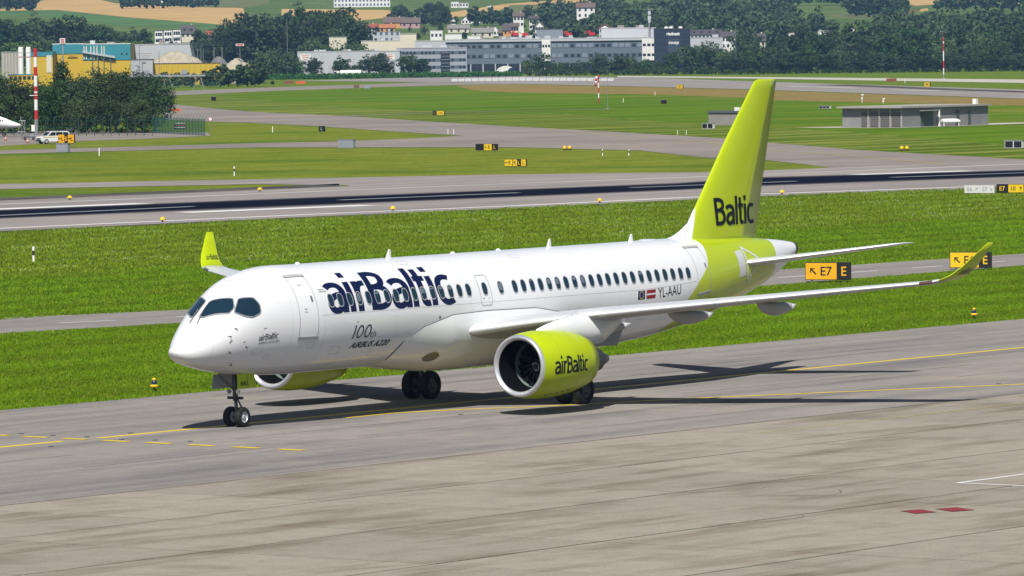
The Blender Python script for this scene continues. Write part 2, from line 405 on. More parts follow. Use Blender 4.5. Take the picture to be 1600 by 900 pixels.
for (x0, y0), (x1, y1) in (((-150, 333), (226, 318.2)), ((285, 332.6), (578, 321)), ((1335, 273.2), (1515, 267.2))):
    strip('touchdown_mark', gl([(x0, y0), (x1, y1)]), 2.6, WHT, .028, rw)

# --- pavements beyond the runway
sheet('runway_exit', gl([(-260, 292.7), (0, 287.5), (400, 280), (800, 272.3), (1110, 268.7), (1200, 266.2), (1302, 262.2), (1200, 266.6), (1060, 272), (800, 282), (548, 291), (542, 289.5), (400, 287.5), (0, 295.5), (-260, 301)]), RWY, .0)
sheet('taxiway_beyond', gl([(254, 161), (350, 171), (400, 175), (537, 181), (675, 190), (800, 197.5), (925, 204), (1132, 216), (1200, 222.5), (1350, 235), (1600, 249), (1640, 250.2), (1640, 250.6), (1600, 252), (1302, 262.8), (1260, 257), (1200, 250.5), (1110, 247), (1080, 244), (1000, 235), (900, 232.5), (800, 230), (725, 230), (400, 230.3), (0, 240.5), (-260, 247.5), (-260, 241.5), (0, 235), (400, 223.5), (525, 221), (650, 216), (725, 212), (625, 206), (500, 197.5), (400, 192), (322, 190), (254, 187)]), TWY, .0)
strip('far_yellow_line', gl([(860, 201), (960, 212), (1100, 222), (1200, 234.5), (1300, 241), (1480, 257)]), .45, YELF, .02)
strip('far_yellow_line', gl([(60, 239), (400, 227), (700, 221), (860, 219), (1000, 224)]), .3, YELF, .024)
sheet('van_apron', gl([(-260, 239.5), (0, 228), (117, 221), (234, 216.5), (330, 212), (324, 207), (230, 205), (100, 205), (-260, 208)]), TWY, .0)
strip('thin_track', gl([(537, 181.3), (675, 176.5), (800, 173.2), (960, 170.5)]), 3.2, TWY, .02)
sheet('far_taxiway', gl([(235, 143.8), (400, 137.3), (600, 131), (700, 127), (800, 126), (800, 131.8), (700, 133), (600, 136), (400, 143), (235, 151)]), TWY, .0)
sheet('far_runway', gl([(455, 126.5), (600, 122.3), (800, 118.7), (1000, 121), (1200, 128), (1600, 140), (2100, 155), (2100, 172), (1600, 154.5), (1170, 139.6), (925, 133.6), (800, 131), (690, 128.5)]), RWY, .03)
pk = G(700, 124.5)
for i in range(24):   # white blocks of the far threshold
    x = 706 + 10.6 * i; y0 = np.interp(x, [700, 800, 960], [123.3, 121, 122.6]); y1 = np.interp(x, [700, 800, 960], [127.5, 126.5, 126.8])
    sheet('threshold_block', gl([(x, y0), (x + 9.6, y0), (x + 8.6, y1), (x - 1.0, y1)]), mat('worn_threshold_white', (.58, .57, .54), .8, var=(.08, .12)), .06)
sheet('pale_strip', gl([(965, 118.6), (1212, 120.6), (1600, 124.3), (2100, 129.5), (2100, 137), (1600, 129.6), (1212, 123.4), (965, 120.5)]), PALE, .02)
strip('far_runway_line', gl([(1230, 135), (1340, 138.2)]), 3., mat('far_white', (.5, .49, .47), .8), .06); strip('far_runway_line', gl([(1395, 140.6), (1470, 142.6)]), 3., MATS['far_white'], .06)
strip('far_runway_line', gl([(1300, 132.6), (1500, 140.5), (1700, 147)]), 9., DARKSH, .05)
# grass of other cuts
sheet('tall_dry_grass', gl([(712, 134), (800, 131.6), (925, 134.2), (1170, 140), (1212, 141.8), (1600, 155), (2100, 172), (2100, 181), (1600, 165), (1212, 156.5), (1170, 152.5), (1000, 147), (800, 144.5), (740, 141)]), TAN, -.018)
sheet('striped_grass', gl([(255, 151.5), (330, 149), (400, 155), (537, 168), (700, 174.5), (880, 178), (1000, 188), (1132, 195), (1240, 202), (1330, 206), (1560, 226), (1600, 231), (1660, 235), (1660, 249), (1600, 248.2), (1350, 234.6), (1200, 222), (1132, 215.5), (925, 203.5), (800, 197), (675, 189.5), (537, 180.6), (400, 174.6), (350, 170.6), (255, 160.5)]), STRIPE, -.018)
sheet('mown_grass', gl([(-260, 241), (0, 234.6), (400, 223), (525, 220.5), (650, 215.5), (722, 212), (625, 206.5), (500, 198), (400, 192.5), (322, 190.5), (330, 208), (330, 212), (234, 217), (117, 221.5), (-260, 240.2)]), MEADOW, -.018)
sheet('mown_grass', gl([(-260, 248), (0, 241), (400, 230.8), (725, 230.5), (800, 230.5), (1000, 235.5), (1080, 244.5), (1110, 247.5), (1200, 251), (1260, 257.3), (1302, 262), (1200, 266), (1110, 268.4), (800, 272), (400, 279.7), (0, 287.2), (-260, 292.2)]), MEADOW, -.018)
sheet('mown_grass', gl([(-260, 301.6), (0, 296), (400, 288), (545, 290.5), (300, 299.5), (0, 311.5), (-260, 321.5)]), MEADOW, -.018)

BANDS = gmat('banded_green_grass', (.098, .152, .012), (.054, .112, .007), .055, .45, .55, (.10, 2.6, 1), (.12, .14), rough=1., c3=(.145, .150, .024), s3=(.016, .55, .68), fine=(.9, .18))
sheet('banded_grass', gl([(255, 151.5), (600, 137), (712, 134.5), (740, 141.5), (800, 145), (1000, 147.5), (1170, 153), (1212, 157), (1600, 165.5), (1660, 167), (1660, 234), (1560, 225), (1330, 205.5), (1240, 201.5), (1132, 194.5), (1000, 187.5), (880, 177.5), (700, 174), (537, 167.5), (400, 154.5), (330, 148.6)]), BANDS, -.024)
# --- fields on the hill
sheet('wheat_field', hl([(-80, 22), (0, 14.5), (60, 2), (100, -6), (140, -4), (180, 5), (215, 6.5), (290, 10.5), (380, 12.5), (384, 30), (372, 42), (330, 37), (200, 27), (90, 15.5), (-80, 18)]), WHEAT, None)
sheet('wheat_field', hl([(440, 14), (600, 15.5), (640, 20), (610, 27), (540, 35), (440, 40)]), WHEAT, None)
sheet('wheat_field', hl([(700, 20), (790, 6), (905, -2), (940, 1), (880, 6), (800, 8), (760, 24), (705, 27)]), WHEAT, None)
sheet('green_field', hl([(-80, 18.6), (90, 16), (200, 27.5), (330, 37.6), (372, 42.6), (380, 47), (200, 42), (60, 24), (-80, 24)]), PGREEN, None)
sheet('olive_field', hl([(180, 4.5), (380, 12), (420, 6), (420, -6), (140, -6)]), OLIVE, None)
sheet('olive_field', hl([(795, 8.5), (880, 6.5), (905, 10), (880, 24), (800, 26)]), OLIVE, None)
sheet('wheat_field', hl([(1430, 9), (1520, 3), (1640, 8), (1640, -4), (1500, -5), (1400, 1)]), WHEAT, None)
sheet('pale_field', hl([(1290, 24), (1360, 12), (1440, 14), (1430, 22), (1340, 30)]), OLIVE, None)
sheet('wheat_field', hl([(1395, 17), (1450, 13), (1450, 17), (1400, 20)]), WHEAT, None)
# ================================================================== AIRLINER
S_ = 0.0037
WHITE = mat('aircraft_white_paint', (.84, .85, .87), .25, spec=.5, coat=.5, var=(.35, .035), bump=(1.4, .05, .02))
LIME = mat('aircraft_lime_paint', (.47, .59, .0015), .38, spec=.3, coat=.12, var=(.6, .04))
NAVY = mat('navy_lettering', (.004, .009, .055), .45, spec=.3)
DARKTXT = mat('dark_lettering', (.006, .008, .020), .5, spec=.25)
GREYP = mat('grey_panel_paint', (.33, .34, .36), .35, var=(2., .08))
WGREY = mat('wing_grey_paint', (.64, .65, .67), .35, var=(.8, .07), coat=.2)
SLATM = mat('bare_leading_edge', (.70, .71, .73), .28, metal=.25, var=(1., .04))
LIPM = mat('polished_inlet_lip', (.82, .82, .84), .30, metal=.7)
SEAM = mat('seam_line', (.16, .165, .18), .6)
SEAML = mat('pale_seam_line', (.42, .43, .45), .5)
GLASS = mat('cockpit_glass', (.008, .026, .044), .04, spec=.8, coat=.6)
CABG = mat('cabin_glass', (.012, .035, .055), .08, spec=.7)
RIMM = mat('window_rim', (.60, .61, .63), .35, metal=.3)
RUBBER = mat('tyre_rubber', (.012, .012, .014), .75, var=(6., .2))
STEEL = mat('gear_steel', (.13, .14, .155), .4, metal=.4, var=(5., .2))
STEELD = mat('gear_dark', (.035, .037, .042), .5, metal=.3)
RIMW = mat('wheel_rim_paint', (.55, .56, .58), .4, metal=.3)
DUCT = mat('inlet_barrel', (.004, .0045, .006), .8, spec=.06)
BARREL = mat('fan_case_liner', (.22, .29, .28), .4)
BLADE = mat('fan_blade_metal', (.035, .038, .042), .28, metal=.85)
HOT = mat('exhaust_metal', (.10, .10, .105), .42, metal=.8, var=(4., .25))
LAMP = mat('lamp_glass', (.85, .85, .80), .1, spec=.8)
REDL = mat('red_flag', (.30, .012, .02), .5); FLAGW = mat('flag_white', (.8, .8, .8), .5); EUB = mat('flag_blue', (.008, .022, .14), .5); STARM = mat('flag_star', (.7, .55, .05), .5)

NX = 0.10; NL = 6.5
NU = np.array([0, .12, .25, .4, .55, .7, .85, 1.0])
NT = [2.845, 2.905, 3.095, 3.622, 4.391, 5.135, 5.470, 5.495]
NB = [2.845, 2.640, 2.425, 2.232, 2.038, 1.865, 1.763, 1.715]
NW = [0.0, 0.205, 0.445, 0.847, 1.204, 1.449, 1.626, 1.755]
TX = np.array([25.0, 27.2, 30., 32.6, 34.9, 36.7, 38.0, 38.55])
TT = [5.495, 5.50, 5.505, 5.43, 5.35, 5.24, 5.12, 5.05]
TB = [1.715, 1.80, 2.11, 2.60, 3.14, 3.66, 4.22, 4.52]
TW = [1.755, 1.74, 1.60, 1.28, .92, .60, .36, .27]
def cub(u, xs, ys, flat0=False):
    ys = np.asarray(ys, float); m = np.gradient(ys, xs); m[-1] = m[-1] if flat0 else 0
    if flat0: m[0] = 0
    i = int(np.clip(np.searchsorted(xs, u) - 1, 0, len(xs) - 2)); h = xs[i + 1] - xs[i]; t = min(max((u - xs[i]) / h, 0), 1)
    return (2*t**3-3*t**2+1)*ys[i] + (t**3-2*t**2+t)*h*m[i] + (-2*t**3+3*t**2)*ys[i+1] + (t**3-t**2)*h*m[i+1]
def sect(X):
    if X < NX + NL:
        u = math.sqrt(min(max((X - NX) / NL, 0), 1)); return cub(u, NU, NT), cub(u, NU, NB), max(cub(u, NU, NW), 0.)
    if X < 25: return 5.495, 1.715, 1.755
    return cub(X, TX, TT, True), cub(X, TX, TB, True), cub(X, TX, TW, True)
def fus0(X, ph):
    t, b, w_ = sect(X); zc = (t + b) / 2; h = (t - b) / 2
    return np.array([X, -w_ * math.cos(ph), zc + h * math.sin(ph) + S_ * (X - 18)])
def FS(X, phd, off=0.006):
    """point on the fuselage skin: station X, angle up from the port side; off = how far proud"""
    ph = R(phd); p = fus0(X, ph)
    if off:
        a = fus0(X + .02, ph) - fus0(X - .02, ph); b = fus0(X, ph + .01) - fus0(X, ph - .01)
        n = np.cross(a, b); n /= max(np.linalg.norm(n), 1e-9)
        t, bb, w_ = sect(X); c = np.array([X, 0, (t + bb) / 2 + S_ * (X - 18)])
        if n @ (p - c) < 0: n = -n
        p = p + n * off
    return p
def phi_of_z(X, z):
    t, b, w_ = sect(X); zc = (t + b) / 2 + S_ * (X - 18); return math.degrees(math.asin(max(-1, min(1, (z - zc) / ((t - b) / 2)))))
def phi_of_y(X, y, z):
    t, b, w_ = sect(X); zc = (t + b) / 2 + S_ * (X - 18); return math.degrees(math.atan2((z - zc) / ((t - b) / 2), -y / max(w_, .01)))

plane = thing('airliner', 'white and lime green twin-engine passenger jet taxiing along the yellow line', 'airliner')

# ---- fuselage with painted tail
XS = [NX + NL * (i / 46) ** 2 for i in range(47)] + list(np.arange(6.8, 25, .4)) + list(np.arange(25, 38.5, .22)) + [38.55]
NP = 96
rings = [[fus0(X, 2 * math.pi * k / NP) for k in range(NP)] for X in XS]
mb = MB(); mb.loft(rings, False); mb.f.append(tuple(range(len(mb.v) - NP, len(mb.v)))); mb.mi.append(0)
gph = np.array([-90, -60, -35, -15.6, 2, 23, 56, 90.]); gx = np.array([27.6, 28.05, 28.5, 28.87, 29.57, 30.57, 31.1, 31.2])
rx = np.array([36.4, 36.4, 36.42, 36.45, 36.5, 36.55, 36.6, 36.5])
a1, a2 = [], []
for X in XS:
    for k in range(NP):
        ph = 360 * k / NP; ph = ph - 360 if ph > 180 else ph
        if ph > 90: ph = 180 - ph
        if ph < -90: ph = -180 - ph
        a1.append(X - np.interp(ph, gph, gx)); a2.append(np.interp(ph, gph, rx) - X)
FUS = WHITE.copy(); FUS.name = 'fuselage_paint'
t = FUS.node_tree; b = t.nodes['Principled BSDF']; old = b.inputs['Base Color'].links[0].from_socket
def att(nm):
    a = t.nodes.new('ShaderNodeAttribute'); a.attribute_name = nm
    r = t.nodes.new('ShaderNodeMapRange'); r.inputs[1].default_value = -.012; r.inputs[2].default_value = .012
    t.links.new(a.outputs['Fac'], r.inputs[0]); return r.outputs[0]
mu = t.nodes.new('ShaderNodeMath'); mu.operation = 'MULTIPLY'; t.links.new(att('lime_from'), mu.inputs[0]); t.links.new(att('lime_to'), mu.inputs[1])
mx = t.nodes.new('ShaderNodeMix'); mx.data_type = 'RGBA'; t.links.new(mu.outputs[0], mx.inputs[0]); t.links.new(old, mx.inputs[6]); mx.inputs[7].default_value = (.47, .59, .0015, 1)
t.links.new(mx.outputs[2], b.inputs['Base Color'])
fus = mb.build('fuselage', FUS, plane, smooth=True); fixn(fus)
attr_float(fus.data, 'lime_from', a1); attr_float(fus.data, 'lime_to', a2)

# ---- outlines laid on the skin
def rrect(x0, x1, p0, p1, r=.12, n=5):
    """rounded rectangle in (metres along, degrees): closed list; 1 deg = .0318 m"""
    K = 1.82 * math.pi / 180; out = []
    for cx, cy, a0 in ((x1 - r, p1 - r / K, 0), (x0 + r, p1 - r / K, 90), (x0 + r, p0 + r / K, 180), (x1 - r, p0 + r / K, 270)):
        for i in range(n + 1):
            a = R(a0 + 90 * i / n); out.append((cx + r * math.cos(a), cy + r / K * math.sin(a)))
    return out
def dens(pl, step=.12):
    out = []; K = 1.82 * math.pi / 180
    for a, b_ in zip(pl, pl[1:] + pl[:1]):
        n = max(1, int(math.hypot(a[0] - b_[0], (a[1] - b_[1]) * K) / step))
        out += [(a[0] + (b_[0] - a[0]) * i / n, a[1] + (b_[1] - a[1]) * i / n) for i in range(n)]
    return out
def ringstrip(pl, wd, off=.005, side=0.5):
    """closed band of width wd along an outline"""
    K = 1.82 * math.pi / 180; n = len(pl); m_ = MB(); vi, vo = [], []
    cx = sum(p[0] for p in pl) / n; cy = sum(p[1] for p in pl) / n
    for i in range(n):
        a, c = pl[i - 1], pl[(i + 1) % n]; tx, ty = c[0] - a[0], (c[1] - a[1]) * K; l = math.hypot(tx, ty) or 1
        nx, ny = ty / l, -tx / l
        if nx * (pl[i][0] - cx) + ny * (pl[i][1] - cy) * K < 0: nx, ny = -nx, -ny
        vi.append(FS(pl[i][0] - nx * wd * (1 - side), pl[i][1] - ny * wd * (1 - side) / K, off)); vo.append(FS(pl[i][0] + nx * wd * side, pl[i][1] + ny * wd * side / K, off))
    return m_.loft([vi, vo], False)
def patch(pl, off=.005):
    n = len(pl); cx = sum(p[0] for p in pl) / n; cy = sum(p[1] for p in pl) / n; m_ = MB()
    rr = [[FS(cx + (p[0] - cx) * f, cy + (p[1] - cy) * f, off) for p in pl] for f in (1, .8, .6, .4, .2)]
    m_.loft(rr, False); o = len(m_.v); m_.v.append(tuple(FS(cx, cy, off)))
    for k in range(n): m_.f.append((o - n + k, o - n + (k + 1) % n, o)); m_.mi.append(0)
    return m_
def pane(pl, name, glass, rimw, rimm, rname='window_frame', off=.012, par=None):
    p = fixn(patch(pl, off).build(name, glass, par or plane, smooth=True))
    fixn(ringstrip(pl, rimw, off + .012, .75).build(rname, rimm, p, smooth=True)); return p

# cockpit panes from their corner points (X, Y, Z), and mirrored copies
def cpane(pts, rnd=.085):
    P = [np.array(p) for p in pts]; n = len(P); out = []
    for i in range(n):
        a, b_, c_ = P[i - 1], P[i], P[(i + 1) % n]; k = min(rnd / max(np.linalg.norm(a - b_), .01), .4); k2 = min(rnd / max(np.linalg.norm(c_ - b_), .01), .4)
        q0, q1 = b_ + (a - b_) * k, b_ + (c_ - b_) * k2
        for tt in (0, .35, .65, 1): out.append((1-tt)**2*q0 + 2*tt*(1-tt)*b_ + tt**2*q1)
    full = []
    for p, q in zip(out, out[1:] + out[:1]):
        m_ = max(1, int(np.linalg.norm(q - p) / .08)); full += [p + (q - p) * i / m_ for i in range(m_)]
    return [(p[0], phi_of_y(*p)) for p in full]
front = [(2.10, -.09, 4.36), (2.55, -.74, 4.47), (2.36, -.92, 4.15), (2.10, -.90, 3.97), (1.49, -.25, 3.83), (1.51, -.09, 3.87)]
side_ = [(2.68, -.86, 4.45), (3.17, -1.10, 4.45), (3.29, -1.28, 4.20), (3.23, -1.36, 3.95), (2.88, -1.31, 3.82), (2.57, -1.19, 3.86), (2.27, -1.0, 4.0)]
for pts in (front, side_):
    pl = cpane(pts)
    pane(pl, 'windshield_pane', GLASS, .045, mat('pane_frame', (.34, .35, .37), .4, metal=.4))
    pane([(x, 180 - p) for x, p in pl], 'windshield_pane', GLASS, .045, MATS['pane_frame'])
for s in (1, -1):
    m_ = MB(); p0 = FS(1.26, phi_of_y(1.26, -.16 * s - .05, 3.66), .03); p1 = FS(1.75, phi_of_y(1.75, -.12 * s, 4.07), .05)
    m_.tube([p0, (np.array(p0) + p1) / 2 + [0, 0, .01], p1], .018, 6); m_.build('wiper', SEAM, plane)

# cabin windows
def cabwin(X, ph, w_=.30, h_=.45):
    K = 1.82 * math.pi / 180
    return [(X + .5 * w_ * math.copysign(abs(math.cos(a)) ** .75, math.cos(a)), ph + .5 * h_ / K * math.copysign(abs(math.sin(a)) ** .75, math.sin(a))) for a in (2 * math.pi * i / 20 for i in range(20))]
rb = random.Random(12)
BLIND = mat('window_blind', (.13, .17, .21), .6)
wx = [6.80 + .536 * k for k in range(16)] + [15.83, 16.80] + [17.68 + .536 * k for k in range(22)]
for X in wx:
    ph_ = phi_of_z(X, 4.27 + S_ * (X - 18) - .005); cw = pane(cabwin(X, ph_), 'cabin_window', CABG, .028, RIMM, off=.006)
    if rb.random() < .30:      # shade pulled part way down
        lo_ = ph_ + rb.uniform(-3.5, 4.5); fixn(patch(dens(rrect(X - .10, X + .10, lo_, ph_ + 5.6, .03), .06), .011).build('blind', BLIND, cw))

# doors
def door(x0, x1, p0, p1, name, sill=True, m=WHITE, seam=SEAML, sw=.03):
    pl = dens(rrect(x0, x1, p0, p1, .13))
    d = fixn(ringstrip(pl, sw, .007).build(name, seam, plane, smooth=True))
    if sill:
        for pa, pb, mm, nm in ((p0 - 2.6, p0 + .6, GREYP, 'sill'), (p1 - .5, p1 + 3.2, mat('door_hood', (.45, .45, .44), .5), 'hood')):
            rr = [[FS(x0 - .05 + (x1 - x0 + .1) * i / 6, q, o) for i in range(7)] for q, o in ((pa, .004), (pa, .03), (pb, .03), (pb, .004))]
            MB().loft(rr, False, False).build(nm, mm, d)
        fixn(patch(dens(rrect(x0 + .7, x0 + .8, 20, 27, .04), .05), .01).build('handle', SEAM, d))
    return d
door(5.06, 6.0, -17, 53, 'passenger_door'); door(29.6, 30.55, -11, 53, 'passenger_door')
door(15.50, 16.17, 2, 37, 'emergency_exit', False, sw=.035)

# long skin seam under the windows, small vents, probes, antennas
m_ = MB(); n = 80
m_.loft([[FS(6.2 + 23.3 * i / n, 5.2, .004) for i in range(n + 1)], [FS(6.2 + 23.3 * i / n, 5.55, .004) for i in range(n + 1)]], False, False).build('skin_seam', mat('faint_seam', (.52, .53, .55), .5), plane)
for X in (1.22, 4.72, 6.35, 10.4, 14.9, 19.4, 24.2, 28.95):
    m_ = MB(); m_.loft([[FS(X, p, .003) for p in range(-80, 86, 5)], [FS(X + .012, p, .003) for p in range(-80, 86, 5)]], False, False).build('skin_seam', mat('fainter_seam', (.60, .61, .63), .5), plane)
for X, z, r in ((13.0, 3.36, .06), (8.2, 3.42, .03), (16.2, 3.2, .03), (18.1, 3.2, .03)):
    ph = phi_of_z(X, z); pl = [(X + r * math.cos(a), ph + r * 31 * math.sin(a)) for a in (2 * math.pi * i / 10 for i in range(10))]
    fixn(patch(pl, .006).build('vent', SEAM, plane))
for X, y, z, k in ((2.07, -1.12, 3.46, 0), (1.86, -1.1, 3.2, 1), (1.90, -1.02, 2.70, 1), (2.25, -.85, 2.25, 1), (2.55, -1.25, 2.85, 2)):
    ph = phi_of_y(X, y, z); p = FS(X, ph, 0); q = FS(X, ph, .09)
    m_ = MB(); m_.tube([p, q, q + [-.16, 0, 0]] if k == 1 else [p, FS(X + .08, ph - 3, .05)], .016, 6); m_.build('air_probe', STEELD, plane)
for X, hgt in ((12.15, .32), (21.98, .32), (27.29, .30)):
    z0 = 5.47 + S_ * (X - 18); m_ = MB()
    rr = [[(X + dx + c * ch, .022 * s_ * (1 if 0 < c < 1 else 0), z0 + zz) for c, s_ in ((0, 0), (.3, 1), (1, 0), (.3, -1))] for zz, dx, ch in ((0, 0, .34), (hgt, .17, .13))]
    m_.loft(rr).build('blade_antenna', WHITE, plane)
for X in (16.3, 19.1, 7.2):
    m_ = MB(); m_.lathe([(.001, .1), (.07, .08), (.1, 0)], (X, .1, 5.46 + S_ * (X - 18)), 'Z', 10).build('antenna_dome', WHITE, plane)
m_ = MB(); m_.loft([[(28.0 + 1.3 * i / 10, y * math.sin(math.pi * i / 10) ** .5, 5.49 + S_ * 10 + zz * math.sin(math.pi * i / 10) ** .5) for i in range(11)] for y, zz in ((-.3, -.02), (-.18, .03), (0, .05), (.18, .03), (.3, -.02))], False, False).build('antenna_fairing', WHITE, plane, smooth=True)
fixn(ringstrip(dens([(2.88, 90 + 2), (3.15, 90 + 2), (3.22, 90 - 22), (2.95, 90 - 24)], .1), .02, .006).build('escape_hatch', SEAML, plane))

# service hatches and small placards low on the skin
for X, p0, w_, h_ in ((2.95, -34, .45, 9), (3.6, -42, .3, 7), (7.0, -40, .5, 10), (9.4, -48, .8, 14), (5.6, -30, .35, 7), (11.9, 62, .5, 8), (18.6, 60, .5, 8), (25.6, -30, .6, 10), (27.2, -36, .5, 9), (32.4, -18, .6, 11)):
    fixn(ringstrip(dens(rrect(X, X + w_, p0, p0 + h_, .05), .1), .014, .005).build('service_hatch', mat('hatch_line', (.50, .51, .53), .5) if X < 31 else mat('hatch_line_lime', (.36, .45, .01), .5), plane))
for X, p0, w_ in ((6.32, 33, .3), (6.32, 30.5, .42), (5.4, 40, .18), (5.35, 12, .12), (5.35, 9, .12), (15.62, 9, .1), (15.95, 9, .06), (2.4, -12, .1), (3.3, -2, .14), (7.4, -60, .2)):
    fixn(patch(dens([(X, p0), (X + w_, p0), (X + w_, p0 + 1.1), (X, p0 + 1.1)], .1), .006).build('placard', mat('placard_ink', (.30, .31, .33), .6), plane))
# ---- logo lettering: even strokes
def cr(pts, n=7):
    P = [np.array(p, float) for p in pts]; out = []
    for i in range(len(P) - 1):
        p0, p1, p2, p3 = P[max(i - 1, 0)], P[i], P[i + 1], P[min(i + 2, len(P) - 1)]
        for k in range(n):
            t_ = k / n; out.append(.5 * (2 * p1 + (p2 - p0) * t_ + (2 * p0 - 5 * p1 + 4 * p2 - p3) * t_ ** 2 + (3 * p1 - p0 - 3 * p2 + p3) * t_ ** 3))
    return out + [P[-1]]
def ln(a, b, n=9): return [np.array(a) + (np.array(b) - np.array(a)) * i / n for i in range(n + 1)]
SW = .072
GLY = {
 'a': (.50, [cr([(.05, .60), (.13, .66), (.25, .68), (.36, .64), (.42, .52), (.42, .40)]), ln((.42, .41), (.42, 0)), cr([(.42, .42), (.27, .41), (.13, .34), (.075, .20), (.13, .075), (.25, .06), (.36, .13), (.42, .23)])]),
 'i': (.20, [ln((.10, 0), (.10, .74)), ln((.10, .87), (.10, 1.04), 3)]),
 'r': (.34, [ln((.10, 0), (.10, .74)), cr([(.10, .46), (.15, .60), (.24, .67), (.34, .675)])]),
 'B': (.56, [ln((.10, 0), (.10, 1.0), 12), cr([(.12, .93), (.26, .93), (.40, .87), (.44, .75), (.40, .62), (.27, .555), (.12, .55)]), cr([(.12, .545), (.30, .545), (.44, .47), (.49, .30), (.44, .14), (.30, .07), (.12, .07)])]),
 'l': (.19, [ln((.095, 0), (.095, 1.04), 12)]),
 't': (.29, [cr([(.12, .98), (.12, .60), (.12, .25), (.135, .12), (.19, .065), (.28, .075)]), ln((.0, .685), (.28, .685))]),
 'c': (.42, [cr([(.40, .645), (.31, .68), (.20, .665), (.105, .57), (.075, .37), (.105, .17), (.20, .065), (.31, .06), (.41, .10)])]),
}
def logo(s, fn, m, parent, sw=SW):
    """fn(u, v, lift): u, v in 0..1 over the word"""
    W = sum(GLY[c][0] for c in s); x0 = 0.; mbs = MB(); k = 0
    for c in s:
        adv, strokes = GLY[c]
        for st in strokes:
            A_, B_ = [], []
            for i, p in enumerate(st):
                d = st[min(i + 1, len(st) - 1)] - st[max(i - 1, 0)]; d = d / np.linalg.norm(d); n_ = np.array([-d[1], d[0]]) * sw
                A_.append(p + n_); B_.append(p - n_)
            lift = .0012 * (k % 3); k += 1
            mbs.loft([[fn((x0 + q[0]) / W, q[1] / 1.04, lift) for q in r_] for r_ in (A_, B_)], False, False)
        x0 += adv
    return fixn(mbs.build('lettering', m, parent))

# ---- lettering on the skin
def onskin(x0, x1, p0, p1, off=.009, sl=0.):
    return lambda u, v: FS(x0 + (x1 - x0) * u + sl * v, p0 + (p1 - p0) * v, off)
logo('airBaltic', lambda u, v, l: FS(6.62 + 7.33 * u, 6.5 + 48.5 * v, .003 + l), NAVY, fus)
lettering('1', onskin(8.00, 8.06, -22.5, -8, .008, .10), DARKTXT, fus, bold=-.008, cuts=(1, 6)); lettering('00', onskin(8.17, 8.98, -22.5, -8, .008, .10), DARKTXT, fus, bold=-.012, cuts=(1, 6))
lettering('th', onskin(9.0, 9.33, -22.3, -15, .008, .05), DARKTXT, fus, bold=-.01, cuts=(1, 4))
lettering('AIRBUS A220', onskin(8.02, 10.22, -34.5, -27, .008, .14), DARKTXT, fus, bold=.02, cuts=(1, 4))
logo('airBaltic', lambda u, v, l: FS(3.10 + .92 * u, -15.5 + 7.5 * v, .006 + l), DARKTXT, fus, .05)
lettering('AIRBUS A220-300', onskin(3.10, 4.08, -20.0, -17.4, .008, .04), DARKTXT, fus, cuts=(3, 2))
lettering('YL-AAU', onskin(26.70, 28.3, -6.2, 5.0, .008), DARKTXT, fus, bold=0., cuts=(1, 4))
def flagpatch(x0, x1, p0, p1, m, off, nm='flag'):
    return fixn(patch(dens([(x0, p0), (x1, p0), (x1 + .03, p1), (x0 + .03, p1)], .1), off).build(nm, m, fus))
f1 = flagpatch(25.36, 25.82, -5.6, 4.2, EUB, .006)
for k in range(12):
    a = 2 * math.pi * k / 12; cx, cy = 25.605 + .13 * math.cos(a), -.7 + 4.1 * math.sin(a)
    fixn(patch([(cx + .028, cy), (cx, cy + .9), (cx - .028, cy), (cx, cy - .9)], .012).build('star', STARM, f1))
f2 = flagpatch(25.92, 26.52, -5.7, 4.2, REDL, .006)
flagpatch(25.935, 26.535, -1.7, .2, FLAGW, .012, 'stripe')

# ---- belly fairing, its edge line and lamp
FSX = [10.85, 10.93, 11.1, 11.4, 12.1, 13.75, 15.8, 18.8, 20.6, 22.5, 24.5, 26.6]
FSP = [-62, -45, -34, -25, -15.5, -5.4, -4.0, -5.2, -12.8, -26, -48, -80]
FD = [.0, .02, .04, .08, .16, .33, .38, .36, .30, .21, .10, .0]
def fair(X, t):
    ps = float(np.interp(X, FSX, FSP)); D = float(np.interp(X, FSX, FD)); ph = ps + (-90 - ps) * t
    g = (1 - (1 - min(t / .55, 1)) ** 2.2); g = .045 * min(1, D * 12) * (1 - g) + g * D * (1 + .05 * math.sin(math.pi * t))
    return FS(X, ph, g)
rr = []
for i in range(76):
    X = 10.85 + 15.75 * (i / 75) ** 1.6; half = [fair(X, t_) for t_ in np.linspace(0, 1, 20)]
    rr.append(half + [np.array([p[0], -p[1], p[2]]) for p in half[-2::-1]])
bf = fixn(MB().loft(rr, False, False).build('belly_fairing', WHITE, plane, smooth=True))
MB().tube([FS(x, float(np.interp(x, FSX, FSP)) + .3, .02) for x in [10.86, 10.89, 10.93, 11.0, 11.1, 11.25, 11.4, 11.7, 12.1, 12.6, 13.1, 13.75, 14.7, 15.8, 17, 18.8, 19.7, 20.6, 21.5]], .017, 5).build('edge_seal', SEAM, bf)
lm = MB()
lc = [np.array(fair(13.0 + .38 * math.cos(q), .50 + .085 * math.sin(q))) + [0, -.012, -.012] for q in (2 * math.pi * i / 16 for i in range(16))]
lm.poly(lc); fixn(lm.build('lamp_window', mat('lamp_cover', (.09, .085, .03), .15), bf))

